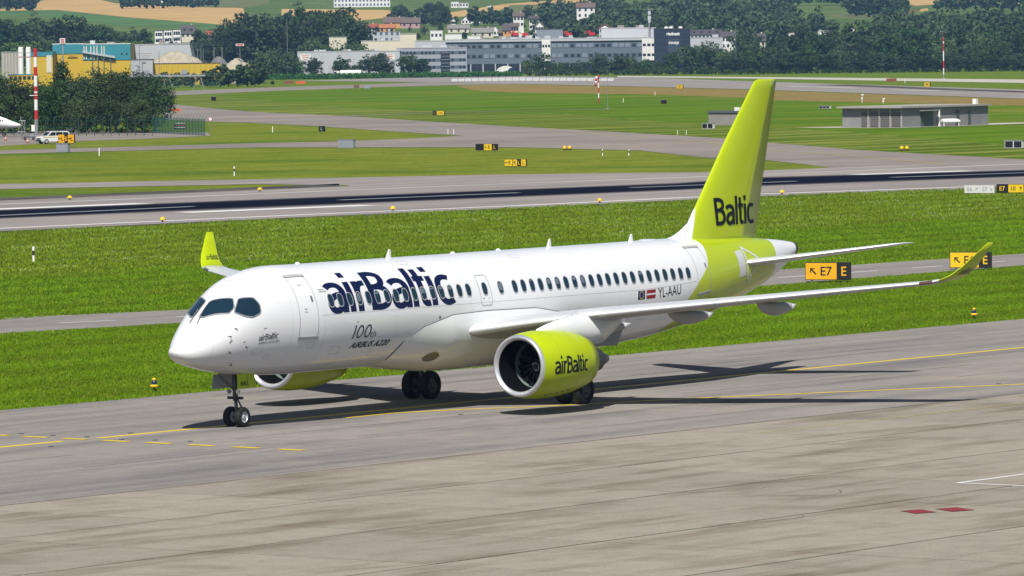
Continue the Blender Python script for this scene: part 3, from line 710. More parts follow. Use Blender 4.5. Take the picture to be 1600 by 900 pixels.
# ---- wings
AF = [(1, 0), (.92, .012), (.8, .030), (.65, .047), (.5, .058), (.35, .062), (.22, .058), (.12, .047), (.06, .034), (.025, .022), (.006, .010), (0, 0),
      (.006, -.009), (.025, -.018), (.06, -.027), (.12, -.037), (.22, -.047), (.35, -.052), (.5, -.046), (.65, -.030), (.8, -.012), (.92, -.002)]
def loft_wing(secs, sgn, tk=1.0, rng=None, grow=0.):
    """secs: (Y, Xle, Z, chord, thickness, cant deg). rng limits to airfoil parameter for slats"""
    rr = []
    for Y, X, Z, c, th, cant in secs:
        up = (0, -math.sin(R(cant)), math.cos(R(cant))); ring = []
        for a, h in (AF if rng is None else rng):
            q = h * th * c + (grow if h > 0 else -grow if h < 0 else 0); x = X + a * c - (grow if a < .03 else 0)
            ring.append((x, sgn * (Y + up[1] * q), Z + up[2] * q))
        rr.append(ring)
    return rr
WSEC = [(.9, 14.1, 2.60, 6.5, 1.15, 0), (1.7, 14.5, 2.77, 6.0, 1.15, 0), (3.5, 15.46, 3.04, 4.95, 1.1, 0), (5.6, 16.57, 3.33, 4.1, 1.05, 0), (6.3, 16.94, 3.41, 3.86, 1., 0), (10, 18.89, 3.79, 2.95, .95, 0), (14, 21.0, 4.20, 2.02, .9, 0),
        (16.2, 22.16, 4.42, 1.52, .9, 4), (16.6, 22.40, 4.50, 1.43, .85, 22), (16.9, 22.72, 4.68, 1.26, .8, 42), (17.15, 23.05, 4.95, 1.08, .75, 55), (17.45, 23.62, 5.44, .72, .7, 60), (17.66, 24.03, 5.80, .42, .6, 60)]
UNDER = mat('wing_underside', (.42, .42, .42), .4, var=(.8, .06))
SLAT = [(.13, .049), (.06, .034), (.025, .022), (.006, .010), (0, 0), (.006, -.009), (.025, -.018), (.05, -.024)]
for sg, nm in ((-1, 'port'), (1, 'starboard')):
    wsec = WSEC[:9]; m_ = MB(); rr = loft_wing(wsec, sg); n = len(AF)
    m_.loft(rr)
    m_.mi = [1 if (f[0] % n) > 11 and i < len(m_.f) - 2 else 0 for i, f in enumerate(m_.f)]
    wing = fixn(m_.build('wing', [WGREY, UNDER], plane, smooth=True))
    m_ = MB(); m_.loft(loft_wing(WSEC[8:], sg)); wl = fixn(m_.build('winglet', LIME, wing, smooth=True))
    def wsp(Y):
        ys = [q[0] for q in WSEC]; return [Y] + [float(np.interp(Y, ys, [q[k] for q in WSEC])) for k in range(1, 6)]
    for y0, y1 in ((1.9, 5.05), (5.95, 9.6), (9.63, 13.0), (13.03, 16.1)):
        m_ = MB(); ss = [wsp(y0 + (y1 - y0) * i / 4) for i in range(5)]
        m_.loft(loft_wing(ss, sg, rng=SLAT, grow=.012), False, False).build('slat', SLATM, wing, smooth=True)
    for y0, y1 in ((2.0, 6.2), (6.4, 11.8), (11.9, 15.6)):   # trailing surfaces, set apart by a line
        ss = [wsp(y0), wsp(y1)]; m_ = MB()
        m_.loft([[(X + c * a, sg * Y, Z + c * th * h + .012) for Y, X, Z, c, th, _ in ss] for a, h in ((.70, .0425), (.715, .041))], False, False)
        m_.build('flap_line', SEAM, wing)
    # flap track fairings
    for Y, dz in ((4.15, .05), (7.35, .0), (10.35, .0)):
        _, X, Z, c, th, _ = wsp(Y); xe = X + c; L0 = xe - .52 * c - .2; L1 = xe + .95; rr = []
        for i in range(13):
            u = i / 12; x = L0 + (L1 - L0) * u; k = max(math.sin(math.pi * u ** .85), 0) ** .7 if 0 < u < 1 else 0.0
            zt = Z - .02 * c - .02 - .12 * u - (0 if u < .7 else (u - .7) * .25); dep = .50 * k; wd = .19 * k + .004
            rr.append([(x, sg * Y + wd * math.sin(q), zt - dep * (.5 - .5 * math.cos(q)) if True else 0) for q in (2 * math.pi * j / 16 for j in range(16))])
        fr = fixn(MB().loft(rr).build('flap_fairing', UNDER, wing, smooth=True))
        fixn(MB().loft([[(p[0] + .004, sg * Y + (p[1] - sg * Y) * 1.03, p[2] - .003) for p in r_] for r_ in rr[10:]]).build('fairing_tip', mat('pale_tip', (.62, .63, .65), .35), fr, smooth=True))
    # tip light
    q = wsp(16.25); m_ = MB(); rr = []
    ss = [wsp(16.02), wsp(16.2), wsp(16.42)]
    m_.loft(loft_wing(ss, sg, rng=SLAT[1:], grow=.02), False, False).build('tip_light', mat('tip_lamp_%s' % nm, (.13, .055, .05) if sg < 0 else (.09, .11, .10), .08, spec=.8), wing, smooth=True)
    # static text on winglet: both canted faces
    def wlt(u, v, sg=sg):
        Y = 16.95 + .20 * v; _, X, Z, c, th, ca = wsp(Y); a = .25 + .6 * (u if True else 1 - u)
        off = .085 * c * th * .7 + .006
        sgn_up = 1 if sg > 0 else -1     # the face turned to port
        return (X + a * c, sg * (Y - math.sin(R(ca)) * off * (1 if sg > 0 else -1)), Z + math.cos(R(ca)) * off * (1 if sg > 0 else -1))
    lettering('airBaltic', wlt, DARKTXT, wl, bold=.01)
    # engine
    EY, EZ, EX = sg * 5.5, 1.745, 12.45
    prof = [(1.10, 0.12), (1.155, .45), (1.195, .95), (1.20, 1.5), (1.17, 2.1), (1.10, 2.7), (1.0, 3.25), (.90, 3.7), (.885, 3.70), (.86, 3.5), (.9, 3.0)]
    m_ = MB(); m_.lathe(prof, (EX, EY, EZ), 'X', 56); eng = fixn(m_.build('engine', LIME, plane, smooth=True))
    lip = [(.90, .115), (.93, .06), (.985, .01), (1.02, -.005), (1.06, .025), (1.095, .12), (1.108, .17), (1.112, .20)]
    fixn(MB().lathe(lip, (EX, EY, EZ), 'X', 56).build('inlet_lip', LIPM, eng, smooth=True))
    fixn(MB().lathe([(.90, .112), (.86, .20), (.825, .36), (.80, .62), (.80, .95)], (EX, EY, EZ), 'X', 48).build('inlet_barrel', DUCT, eng, smooth=True))
    fixn(MB().lathe([(.802, .94), (.83, 1.15), (.83, 1.5)], (EX, EY, EZ), 'X', 48).build('fan_case', BARREL, eng, smooth=True))
    fixn(MB().lathe([(.83, 1.45), (.001, 1.45)], (EX, EY, EZ), 'X', 32).build('stator_wall', mat('stator_dark', (.006, .006, .007), .6), eng))
    fixn(MB().lathe([(.0005, .90), (.06, .93), (.15, 1.05), (.25, 1.22), (.27, 1.40)], (EX, EY, EZ), 'X', 24).build('spinner', mat('spinner_metal', (.10, .105, .11), .3, metal=.6), eng, smooth=True))
    bl = MB()
    rr = []
    for r0, tw, ch in ((.24, 20, .20), (.45, 38, .25), (.65, 52, .28), (.82, 60, .27)):
        ca, sa = math.cos(R(tw)), math.sin(R(tw))
        rr.append([(ch * ca * q - tt * sa, ch * sa * q + tt * ca + (.04 * (r0 - .24)), r0) for q, tt in ((-.5, 0), (0, .012), (.5, 0), (0, -.006))])
    bl.loft(rr); bme = None
    for k in range(18):
        if bme is None:
            o = bl.build('fan_blade', BLADE, eng, smooth=True); bme = o.data
        else: o = link('fan_blade', bme, eng)
        o.location = (EX + 1.22, EY, EZ); o.rotation_euler = (2 * math.pi * k / 18, 0, 0)
    # swirl mark on the spinner
    sw = MB(); pts = [(EX + .90 + .30 * q, EY + (.02 + .21 * q) * math.cos(1.2 + 4.2 * q) * 1.06, EZ + (.02 + .21 * q) * math.sin(1.2 + 4.2 * q) * 1.06) for q in (i / 10 for i in range(11))]
    sw.tube(pts, .022, 5).build('spinner_swirl', FLAGW, eng)
    fixn(MB().lathe([(.62, 3.3), (.60, 3.7), (.52, 4.2), (.42, 4.75), (.38, 4.75)], (EX, EY, EZ), 'X', 32).build('core_nozzle', HOT, eng, smooth=True))
    fixn(MB().lathe([(.37, 4.6), (.30, 4.95), (.15, 5.4), (.001, 5.6)], (EX, EY, EZ), 'X', 24).build('exhaust_cone', HOT, eng, smooth=True))
    fixn(MB().lathe([(.88, 3.5), (.62, 3.4)], (EX, EY, EZ), 'X', 32).build('bypass_wall', STEELD, eng))
    # cowl lines and strake
    fixn(MB().lathe([(1.1985, 1.02), (1.1995, 1.05), (1.200, 1.08)], (EX - .002, EY, EZ), 'X', 56).build('cowl_line', mat('cowl_seam', (.42, .53, .006), .5), eng))
    for xx, rr_ in ((2.18, 1.163), (2.95, 1.056)): fixn(MB().lathe([(rr_ + .004, xx), (rr_ + .002, xx + .022)], (EX, EY, EZ), 'X', 56).build('cowl_line', MATS['cowl_seam'], eng))
    for q in range(5):
        aa = R(-58 + 2 * q); MB().box((EX + .75 + .3 * q, EY + sg * 1.205 * math.cos(aa), EZ + 1.205 * math.sin(aa)), (.09, .02, .05)).build('latch', SEAM, eng)
    # pylon
    rr = []
    for x, zb, zt, hw in ((13.6, 2.80, 2.98, .03), (14.3, 2.75, 3.14, .14), (15.2, 2.55, 3.30, .21), (16.3, 2.3, 3.42, .22), (17.3, 2.32, 3.36, .20), (18.0, 2.62, 3.3, .14), (18.8, 2.98, 3.2, .05)):
        rr.append([(x, EY - hw, zb), (x, EY - hw * .95, (zb + zt) / 2), (x, EY - hw * .5, zt), (x, EY + hw * .5, zt), (x, EY + hw * .95, (zb + zt) / 2), (x, EY + hw, zb)])
    fixn(MB().loft(rr).build('pylon', WHITE, plane, smooth=True))
    if sg < 0:
        pr_x = [q[1] for q in prof[:8]]; pr_r = [q[0] for q in prof[:8]]
        def onnac(u, v, l):
            x = 13.06 + 2.10 * u; r = float(np.interp(x - EX, pr_x, pr_r)) + .006 + l; a = R(-13.5 + 30 * v)
            return (x, EY - r * math.cos(a), EZ + r * math.sin(a))
        logo('airBaltic', onnac, DARKTXT, eng, .068)
    # main gear
    gx, gy = 18.8, sg * 3.43; WR = .525
    m_ = MB(); m_.tube([(gx, gy, .55), (gx, gy, 1.35)], .10, 10); m_.tube([(gx, gy, 1.3), (gx, gy - sg * .10, 2.6)], .15, 10)
    m_.tube([(gx, gy - .36, WR), (gx, gy + .36, WR)], .08, 8)
    m_.tube([(gx + .1, gy, .62), (gx + .42, gy, .95), (gx + .1, gy, 1.35)], .045, 6)
    m_.build('main_gear_leg', STEEL, plane, smooth=True)
    MB().tube([(gx, gy, 1.7), (gx, gy - sg * 1.45, 2.2)], .06, 8).build('side_brace', STEEL, plane, smooth=True)
    m_ = MB(); pts = [(19.30, 3.02), (21.3, 2.96), (20.72, 2.03), (19.30, 2.08)]
    yo = sg * 3.98; m_.loft([[(x, yo, z) for x, z in pts], [(x, yo + sg * .04, z) for x, z in pts]]).build('gear_door', GREYP, plane)
    for s in (-1, 1):
        cy = gy + s * .40; wh = bpy.data.objects.new('main_wheel', None); col.objects.link(wh); wh.parent = plane; wh.location = (gx, cy, WR)
        ty = [(.30, -.165), (.40, -.175), (.47, -.165), (.51, -.125), (.525, -.06), (.525, .06), (.51, .125), (.47, .165), (.40, .175), (.30, .165)]
        fixn(MB().lathe(ty, (0, 0, 0), 'Y', 32).build('tyre', RUBBER, wh, smooth=True))
        fixn(MB().lathe([(.30, .15), (.27, .10), (.16, .09), (.11, .14), (.001, .15), (.001, -.15), (.11, -.14), (.16, -.09), (.27, -.10), (.30, -.15)], (0, 0, 0), 'Y', 24).build('rim', mat('main_rim_dark', (.10, .10, .11), .5, metal=.3), wh, smooth=True))
        fixn(MB().lathe([(.07, -.19), (.07, .19)], (0, 0, 0), 'Y', 12).build('hub_cap', RIMW, wh))

# ---- nose gear
gx = 3.58; WR = .35
m_ = MB(); m_.tube([(gx, 0, WR), (gx - .04, 0, .95)], .055, 10); m_.tube([(gx - .04, 0, .9), (gx - .10, 0, 1.85)], .09, 10); m_.tube([(gx, -.30, WR), (gx, .30, WR)], .045, 8)
m_.tube([(gx + .07, 0, .45), (gx + .27, 0, .68), (gx + .06, 0, .95)], .032, 6)
m_.build('nose_gear_leg', STEEL, plane, smooth=True)
MB().tube([(gx - .06, -.32, 1.0), (gx - .06, .32, 1.0)], .05, 8).build('steering_actuator', STEELD, plane, smooth=True)
MB().tube([(gx - .1, 0, 1.25), (gx - .95, 0, 1.85)], .04, 6).build('drag_brace', STEEL, plane)
for y in (-.19, .19):
    lt = fixn(MB().lathe([(.001, .10), (.06, .07), (.085, 0)], (0, 0, 0), 'X', 14).build('taxi_light', STEELD, plane)); lt.location = (gx - .16, y, 1.22)
    fixn(MB().lathe([(.085, -.004), (.001, -.02)], (0, 0, 0), 'X', 14).build('lens', LAMP if y < 0 else mat('lens_dull', (.25, .26, .27), .1), lt))
for s in (-1, 1):
    wh = bpy.data.objects.new('nose_wheel', None); col.objects.link(wh); wh.parent = plane; wh.location = (gx, s * .245, WR)
    ty = [(.19, -.11), (.27, -.118), (.32, -.105), (.345, -.06), (.35, 0), (.345, .06), (.32, .105), (.27, .118), (.19, .11)]
    fixn(MB().lathe(ty, (0, 0, 0), 'Y', 28).build('tyre', RUBBER, wh, smooth=True))
    fixn(MB().lathe([(.19, .10), (.175, .055), (.10, .05), (.07, .10), (.001, .11), (.001, -.11), (.07, -.10), (.10, -.05), (.175, -.055), (.19, -.10)], (0, 0, 0), 'Y', 20).build('rim', RIMW, wh, smooth=True))
MB().tube([(gx - .12, -.09, 1.75), (gx - .16, -.12, 1.3), (gx - .10, -.10, .95), (gx + .02, -.07, .45)], .014, 5).build('brake_hose', STEELD, plane)
MB().tube([(gx + .08, .05, 1.75), (gx + .10, .08, 1.2), (gx + .06, .06, .8)], .014, 5).build('brake_hose', STEELD, plane)
# nose gear doors
def gdoor(y, x0, x1, zt, zb, m, yb):
    o = MB().loft([[(x0, y, zt), (x1, y, zt), (x1 - .04, yb, zb), (x0, yb, zb)], [(x0, y + .03, zt), (x1, y + .03, zt), (x1 - .04, yb + .03, zb), (x0, yb + .03, zb)]]).build('nose_gear_door', m, plane); return o
d1 = gdoor(-.34, 3.22, 3.74, 1.83, 1.33, LIME, -.42); gdoor(-.34, 3.76, 4.18, 1.83, 1.33, LIME, -.42)
lettering('AAU', lambda u, v: (3.30 + .38 * u, -.437 + .02 * v, 1.43 + .16 * v), DARKTXT, d1, bold=.01)
gdoor(.31, 2.75, 4.1, 1.83, 1.33, GREYP, .40)

# ---- fin, tailplane, tail end
def foil(x0, c, z, th, n=None):
    pts = [(1, 0), (.75, .035), (.5, .055), (.3, .06), (.15, .05), (.05, .03), (.01, .013), (0, 0)]
    up = [(x0 + a * c, h * th * c, z) for a, h in pts]; return up + [(x, -y, z) for x, y, z in up[-2:0:-1]]
FZ = [5.25, 5.55, 7.1, 9.15, 11.2, 11.43, 11.52]; FLE = [30.60, 30.87, 32.18, 33.91, 35.80, 36.02, 36.30]; FCH = [5.33, 5.14, 4.24, 3.06, 1.72, 1.58, 1.30]; FTH = [.9, .9, .9, .9, .85, .8, .4]
fin = fixn(MB().loft([foil(l_, c_, z_, t_) for l_, c_, z_, t_ in zip(FLE, FCH, FZ, FTH)]).build('fin', FUS, plane, smooth=True))
attr_float(fin.data, 'lime_from', [v.co.x - (31.34 + (v.co.z - 5.52) * .407) for v in fin.data.vertices]); attr_float(fin.data, 'lime_to', [1.] * len(fin.data.vertices))
rr = []
for i in range(9):      # white root fillet ahead of the fin
    u = i / 8; x = 29.45 + 1.95 * u; zt = 5.515 + .62 * u ** 2.0; hw_ = .02 + .10 * u
    rr.append([(x, -hw_ * 1.5, 5.42), (x, -hw_, 5.46 + (zt - 5.46) * .3), (x, -hw_ * .75, 5.46 + (zt - 5.46) * .7), (x, -.008 - hw_ * .25, zt), (x, .008 + hw_ * .25, zt), (x, hw_ * .75, 5.46 + (zt - 5.46) * .7), (x, hw_, 5.46 + (zt - 5.46) * .3), (x, hw_ * 1.5, 5.42)])
fixn(MB().loft(rr).build('fin_fillet', WHITE, plane, smooth=True))
for z0, z1 in ((5.62, 11.3),):
    m_ = MB()
    def finx(z, a): return np.interp(z, FZ, [l_ + a * c_ for l_, c_ in zip(FLE, FCH)])
    def finy(z, a): return -(np.interp(a, [0, .01, .05, .15, .3, .5, .75, 1], [0, .013, .03, .05, .06, .055, .035, 0]) * np.interp(z, FZ, [c_ * t_ for c_, t_ in zip(FCH, FTH)])) - .008
    m_.loft([[(finx(z, .70), finy(z, .70), z) for z in np.linspace(z0, z1, 8)], [(finx(z, .706), finy(z, .706), z) for z in np.linspace(z0, z1, 8)]], False, False).build('rudder_line', mat('fin_seam', (.38, .47, .01), .5), fin)
logo('Baltic', lambda u, v, l: (lambda x, z: (x, finy(z, (x - finx(z, 0)) / (finx(z, 1) - finx(z, 0))) - .012 - l, z))(32.72 + 3.0 * u + .10 * (1 - v), 5.95 + 1.10 * v + .0 * u), DARKTXT, fin, .068)
for sg in (-1, 1):
    ss = [(.5, 33.35, 4.44, 3.0, 1.0, 0), (1.15, 33.80, 4.50, 2.62, 1.0, 0), (3.5, 35.22, 4.82, 1.9, .95, 0), (5.7, 36.55, 5.13, 1.22, .9, 0), (6.05, 36.85, 5.18, 1.0, .6, 0), (6.15, 37.15, 5.195, .68, .3, 0)]
    st = fixn(MB().loft(loft_wing(ss, sg)).build('tailplane', WGREY, plane, smooth=True))
    m_ = MB(); m_.loft(loft_wing(ss[1:5], sg, rng=SLAT, grow=.008), False, False).build('leading_edge', SLATM, st, smooth=True)
    # white seal plate and its pale triangle outline on the skin
    if sg < 0:
        fixn(patch(dens([(33.05, -6), (33.05, 38), (33.62, 40), (33.62, -6)], .15), .012).build('seal_plate', mat('seal_plate_paint', (.62, .63, .64), .4), plane))
        fixn(ringstrip(dens([(33.75, -24), (33.7, 50), (34.95, 17)], .15), .13, .010, 0.).build('seal_plate', MATS['seal_plate_paint'], plane))
m_ = MB(); rr = []
m_.lathe([(.24, 0), (.25, .16), (.20, .17), (.17, -.1)], (0, 0, 0), 'X', 20)
ap = fixn(m_.build('exhaust_outlet', HOT, plane, smooth=True)); ap.location = (38.50, 0, 4.86); ap.scale = (1, 1.05, 1.05)
# ================================================================== AIRFIELD OBJECTS
SY = mat('sign_yellow', (.78, .52, .01), .5); SO = mat('sign_amber', (.80, .40, .006), .5); SK = mat('sign_black', (.012, .012, .014), .5); SB = mat('sign_back', (.30, .31, .33), .5, var=(3., .1))
SWH = mat('sign_white_back', (.62, .62, .60), .5, var=(2., .06)); SGREY = mat('equipment_grey', (.27, .29, .33), .5, var=(1.5, .08)); LEGM = mat('galvanised', (.33, .34, .35), .45, metal=.5)
POSTW = mat('white_plastic', (.78, .78, .76), .5); POSTK = mat('black_band', (.015, .015, .017), .6); ORG = mat('orange_paint', (.62, .12, .02), .5); REDP = mat('red_paint', (.50, .02, .02), .5, var=(2., .08)); YLW = mat('yellow_lamp_paint', (.80, .50, .01), .4)
CONCW = mat('concrete_wall', (.25, .25, .25), .85, var=(.5, .12)); CONCT = mat('concrete_top', (.36, .34, .31), .9, var=(.6, .1)); LOUV = mat('louvre_brown', (.11, .105, .10), .6)
def arrow(m_, cx, cz, s, ang, y):
    """a thin arrow in the sign's plane (local x, z)"""
    ca, sa = math.cos(ang), math.sin(ang); P = lambda a, b: (cx + (a * ca - b * sa) * s, y, cz + (a * sa + b * ca) * s)
    t_ = .09
    m_.add([P(-.5, -t_), P(.42, -t_), P(.42, t_), P(-.5, t_)], [(0, 1, 2, 3)])
    for sg in (1, -1): m_.add([P(.5, 0), P(.12, sg * .38), P(.02, sg * .28), P(.36, -.02 * sg)], [(0, 1, 2, 3)])
def sign(x0, x1, yb, hgt, panels, label, ped=.12, name='taxiway_sign', depth=.22, frame=True, group=None):
    """panels: (share, face material, text material, text or None, arrow angle or None)"""
    a, b = G(x0, yb), G(x1, yb); W = float(np.linalg.norm(b - a)); c = (a + b) / 2; d = (b - a) / W
    root = thing(name, label, 'sign', (c[0], c[1], 0), math.atan2(d[1], d[0]), group)
    x = -W / 2
    MB().box((0, depth / 2 + .01, ped + hgt / 2), (W, depth, hgt)).build('casing', SK if frame else SB, root)
    for k in (-.36, .36): MB().box((k * W, depth / 2, ped / 2), (.08, .08, ped)).build('leg', LEGM, root)
    for sh, fm, tm, tx, ar in panels:
        w_ = W * sh; m_ = .035 if frame else .01
        p = MB().box((x + w_ / 2, -.0, ped + hgt / 2), (w_ - 2 * m_, .02, hgt - 2 * m_)).build('face_panel', fm, root)
        x0_, x1_ = x + w_ * .16, x + w_ * .84
        if ar is not None and tx: xa = x + w_ * .25; x0_ = x + w_ * .48
        elif ar is not None: xa = x + w_ * .5
        if isinstance(ar, tuple): xa = x + w_ * ar[1]; x0_, x1_ = x + w_ * .12, x + w_ * .55; ar_ = ar[0]
        else: ar_ = ar
        if ar is not None:
            mm = MB(); arrow(mm, xa, ped + hgt * .5, hgt * .48, ar_, -.014); mm.build('arrow', tm, p)
        if tx:
            asp = text_tris(tx)[2]; h_ = hgt * .52; wd = min(h_ * asp * .95, x1_ - x0_); cx = (x0_ + x1_) / 2
            lettering(tx, lambda u, v: (cx - wd / 2 + wd * u, -.015, ped + hgt / 2 - h_ / 2 + h_ * v), tm, p, bold=.012)
        x += w_
    return root
sign(1258, 1329, 441, .95, [(.71, SO, SK, 'E7', R(135)), (.29, SK, SO, 'E', None)], 'amber taxiway sign reading E7 with black E panel beside the service road')
sign(1484, 1549, 422, .90, [(.71, SY, SK, 'E6', R(135)), (.29, SK, SY, 'E', None)], 'yellow taxiway sign with black E panel behind the upturned wing tip')
sign(1507, 1554, 304, .66, [(.52, SWH, SGREY, 'E6', (R(45), .76)), (.48, SWH, SGREY, 'E7', (R(-45), .76))], 'white faced sign reading E6 and E7 beside the runway', frame=False)
sign(1557, 1600, 303.5, .72, [(.42, SK, SY, 'E7', None), (.58, SY, SK, '10', (R(90), .8))], 'black and yellow sign reading E7 and 10 beside the runway')
sign(743, 777, 236.5, .78, [(.38, SK, SY, None, None), (.38, SY, SK, 'R', R(180)), (.24, SK, SY, 'L', None)], 'black and yellow sign reading R and L between two grass strips', name='taxiway_sign')
sign(788, 822, 261.5, .74, [(.38, SY, SK, 'R', R(180)), (.22, SY, SK, 'R', None), (.16, SK, SY, 'L', None), (.24, SY, SK, 'L', None)], 'long yellow sign with four panels on the mown grass by the runway')
sign(91, 116, 229.5, 1.15, [(.4, SO, SK, 'L', R(180)), (.2, SK, SO, 'B', None), (.4, SO, SK, 'L', R(0))], 'amber sign with arrows above a grey cabinet near the white van', ped=.5)
sign(676, 694, 181, .80, [(.35, SK, SY, 'L', None), (.65, SY, SK, 'L14', None)], 'black and yellow sign reading L on the striped grass strip')
sign(498, 507, 206.5, .80, [(1, SK, SWH, 'L', None)], 'small black sign with a white L on the mown wedge')
sign(1444, 1453, 136.5, 1.3, [(1, SY, SK, 'F4', None)], 'small yellow sign beside the far runway')
sign(1057, 1067, 139, 1.1, [(1, SY, SK, 'F4', None)], 'low yellow sign at the edge of the tall dry grass')
def cabinet(x0, x1, yb, hgt, m, label, name='equipment_cabinet', split=0):
    a, b = G(x0, yb), G(x1, yb); W = float(np.linalg.norm(b - a)); c = (a + b) / 2; d = (b - a) / W
    r_ = thing(name, label, 'cabinet', (c[0], c[1], 0), math.atan2(d[1], d[0]))
    MB().box((0, .25, hgt / 2 + .06), (W, .5, hgt)).build('body', m, r_); MB().box((0, .25, hgt + .10), (W + .1, .6, .06)).build('lid', SGREY, r_)
    MB().box((0, .25, .03), (W - .06, .44, .06)).build('plinth', CONCT, r_)
    for k in range(split):
        w_ = W / split; MB().box((-W / 2 + w_ * (k + .5), -.015, hgt / 2 + .06), (w_ - .12, .03, hgt - .14)).build('dark_panel', SK, r_)
cabinet(528, 552, 231.5, 1.0, SGREY, 'plain grey cabinet at the edge of the far taxiway')
cabinet(88, 106, 238, 1.0, SGREY, 'plain grey cabinet under the amber arrow sign')
cabinet(1097, 1114, 201.5, .75, POSTW, 'white framed pair of black boxes by the low shed', split=2)
cabinet(1570, 1597, 232, .85, POSTW, 'white framed pair of black panels on the striped grass', split=2)
cabinet(1280, 1296, 170, .45, POSTW, 'low black and white box on the bright grass', split=3)
cabinet(1033, 1039, 162.5, .75, SK, 'small black box on the far green grass', split=1)
cabinet(330, 335, 157.5, .9, SK, 'small black box on the striped grass by the fence', split=1)

def lamp_unit(px, py, s, label, group, tall=False):
    p = G(px, py); r_ = thing('edge_light', label, 'light', (p[0], p[1], 0), 0, group)
    if tall:      # yellow banded little post with a lamp head
        MB().lathe([(.09, 0), (.07, .04), (.035, .06), (.035, .16)], (0, 0, 0), 'Z', 12).build('stem', POSTK, r_)
        MB().lathe([(.03, .15), (.17, .17), (.17, .23), (.10, .26)], (0, 0, 0), 'Z', 14).build('collar', YLW, r_, smooth=True)
        MB().lathe([(.10, .255), (.11, .33), (.07, .42), (.04, .43)], (0, 0, 0), 'Z', 14).build('lens', mat('dark_blue_lens', (.02, .03, .07), .15), r_, smooth=True)
        MB().lathe([(.07, .42), (.09, .45), (.06, .50), (.001, .52)], (0, 0, 0), 'Z', 14).build('cap', YLW, r_, smooth=True)
    else:
        MB().lathe([(.09 * s, 0), (.06 * s, .05 * s), (.06 * s, .16 * s)], (0, 0, 0), 'Z', 12).build('stem', POSTK, r_)
        MB().lathe([(.06 * s, .15 * s), (.27 * s, .17 * s), (.29 * s, .24 * s), (.20 * s, .30 * s)], (0, 0, 0), 'Z', 14).build('collar', YLW, r_, smooth=True)
        MB().lathe([(.20 * s, .295 * s), (.17 * s, .38 * s), (.08 * s, .43 * s), (.001, .44 * s)], (0, 0, 0), 'Z', 14).build('lens', YLW, r_, smooth=True)
for px, py in ((254, 347), (614, 329.5), (937, 317), (1222, 304)):
    lamp_unit(px, py, .9, 'yellow domed light at the near edge of the runway', 'near runway edge lights')
for px, py in ((109, 312.5), (406, 299.5)):
    lamp_unit(px, py, .9, 'yellow domed light at the far edge of the runway', 'far runway edge lights')
lamp_unit(241, 611.5, 1, 'yellow and black light post in grass beside the airliner nose', None, True)
lamp_unit(1522, 498, 1, 'yellow and black light post in grass beyond the wing tip shadow', None, True)
for px, py, lb in ((886, 234.5, 'pair of yellow lamps on the mown grass below the windsock'), (1413, 235, 'pair of yellow lamps on the striped grass by the concrete building')):
    p = G(px, py); r_ = thing('twin_light', lb, 'light', (p[0], p[1], 0), YAWZ)
    MB().box((0, 0, .06), (1.1, .2, .12)).build('base', POSTK, r_)
    for s in (-.3, .3): MB().lathe([(.18, .1), (.25, .2), (.22, .42), (.1, .5), (.001, .52)], (s, 0, 0), 'Z', 12).build('lamp', YLW, r_, smooth=True)
def post(px, py, h_, label, group, band=True):
    p = G(px, py); r_ = thing('marker_post', label, 'post', (p[0], p[1], 0), YAWZ, group); w_ = .12 * h_ if h_ < 1.2 else .14
    MB().loft([[(-w_ / 2, -w_ / 2, 0), (w_ / 2, -w_ / 2, 0), (w_ / 2, w_ / 2, 0), (-w_ / 2, w_ / 2, 0)], [(-w_ / 2, -w_ / 2, h_ * .95), (w_ / 2, -w_ / 2, h_ * .95), (w_ / 2, w_ / 2, h_), (-w_ / 2, w_ / 2, h_)]]).build('shaft', POSTW, r_)
    if band: MB().box((0, 0, h_ * .62), (w_ + .02, w_ + .02, h_ * .28)).build('band', POSTK, r_)
post(52.5, 411, 1.0, 'white and black marker post in the clover grass near the road', None)
post(366, 275, .95, 'white and black marker post beyond the runway lamp', None)
post(155, 243.5, .95, 'plain white marker post beside the far taxiway edge', None, False)
for x in (941.5, 982.5): post(x, 243.5, .75, 'white and black marker post near the runway exit', 'posts by the runway exit')
for x in (700, 709): post(x, 209.5, .7, 'short white post on the wedge of mown grass tip', 'posts on the wedge tip', False)
for x in (1058.5, 1072.5): post(x, 210.5, .6, 'thin white post at the far taxiway edge', 'posts by the far taxiway', False)
post(426, 207, .9, 'pale grey post on the mown wedge', None, False)
for x, y in ((974, 160), (1023.5, 149)): post(x, y, .9, 'short white post on the far bright grass', 'posts on the far grass', False)
post(1414, 130, 1.0, 'white post by the far pale strip', None, False)
for px, py, hh_, lb in ((1347, 161, 1.7, 'white instrument mast at the edge of the tall dry grass'), (1380, 162, 1.0, 'small white instrument beside the white mast')):
    p = G(px, py); r_ = thing('instrument_mast', lb, 'mast', (p[0], p[1], 0), YAWZ)
    MB().tube([(0, 0, 0), (0, 0, hh_)], .06, 6).build('mast', POSTW, r_); MB().box((.12, 0, hh_), (.5, .2, .25)).build('head', POSTW, r_); MB().box((0, 0, hh_ * .55), (.28, .25, .4)).build('box', POSTW, r_)
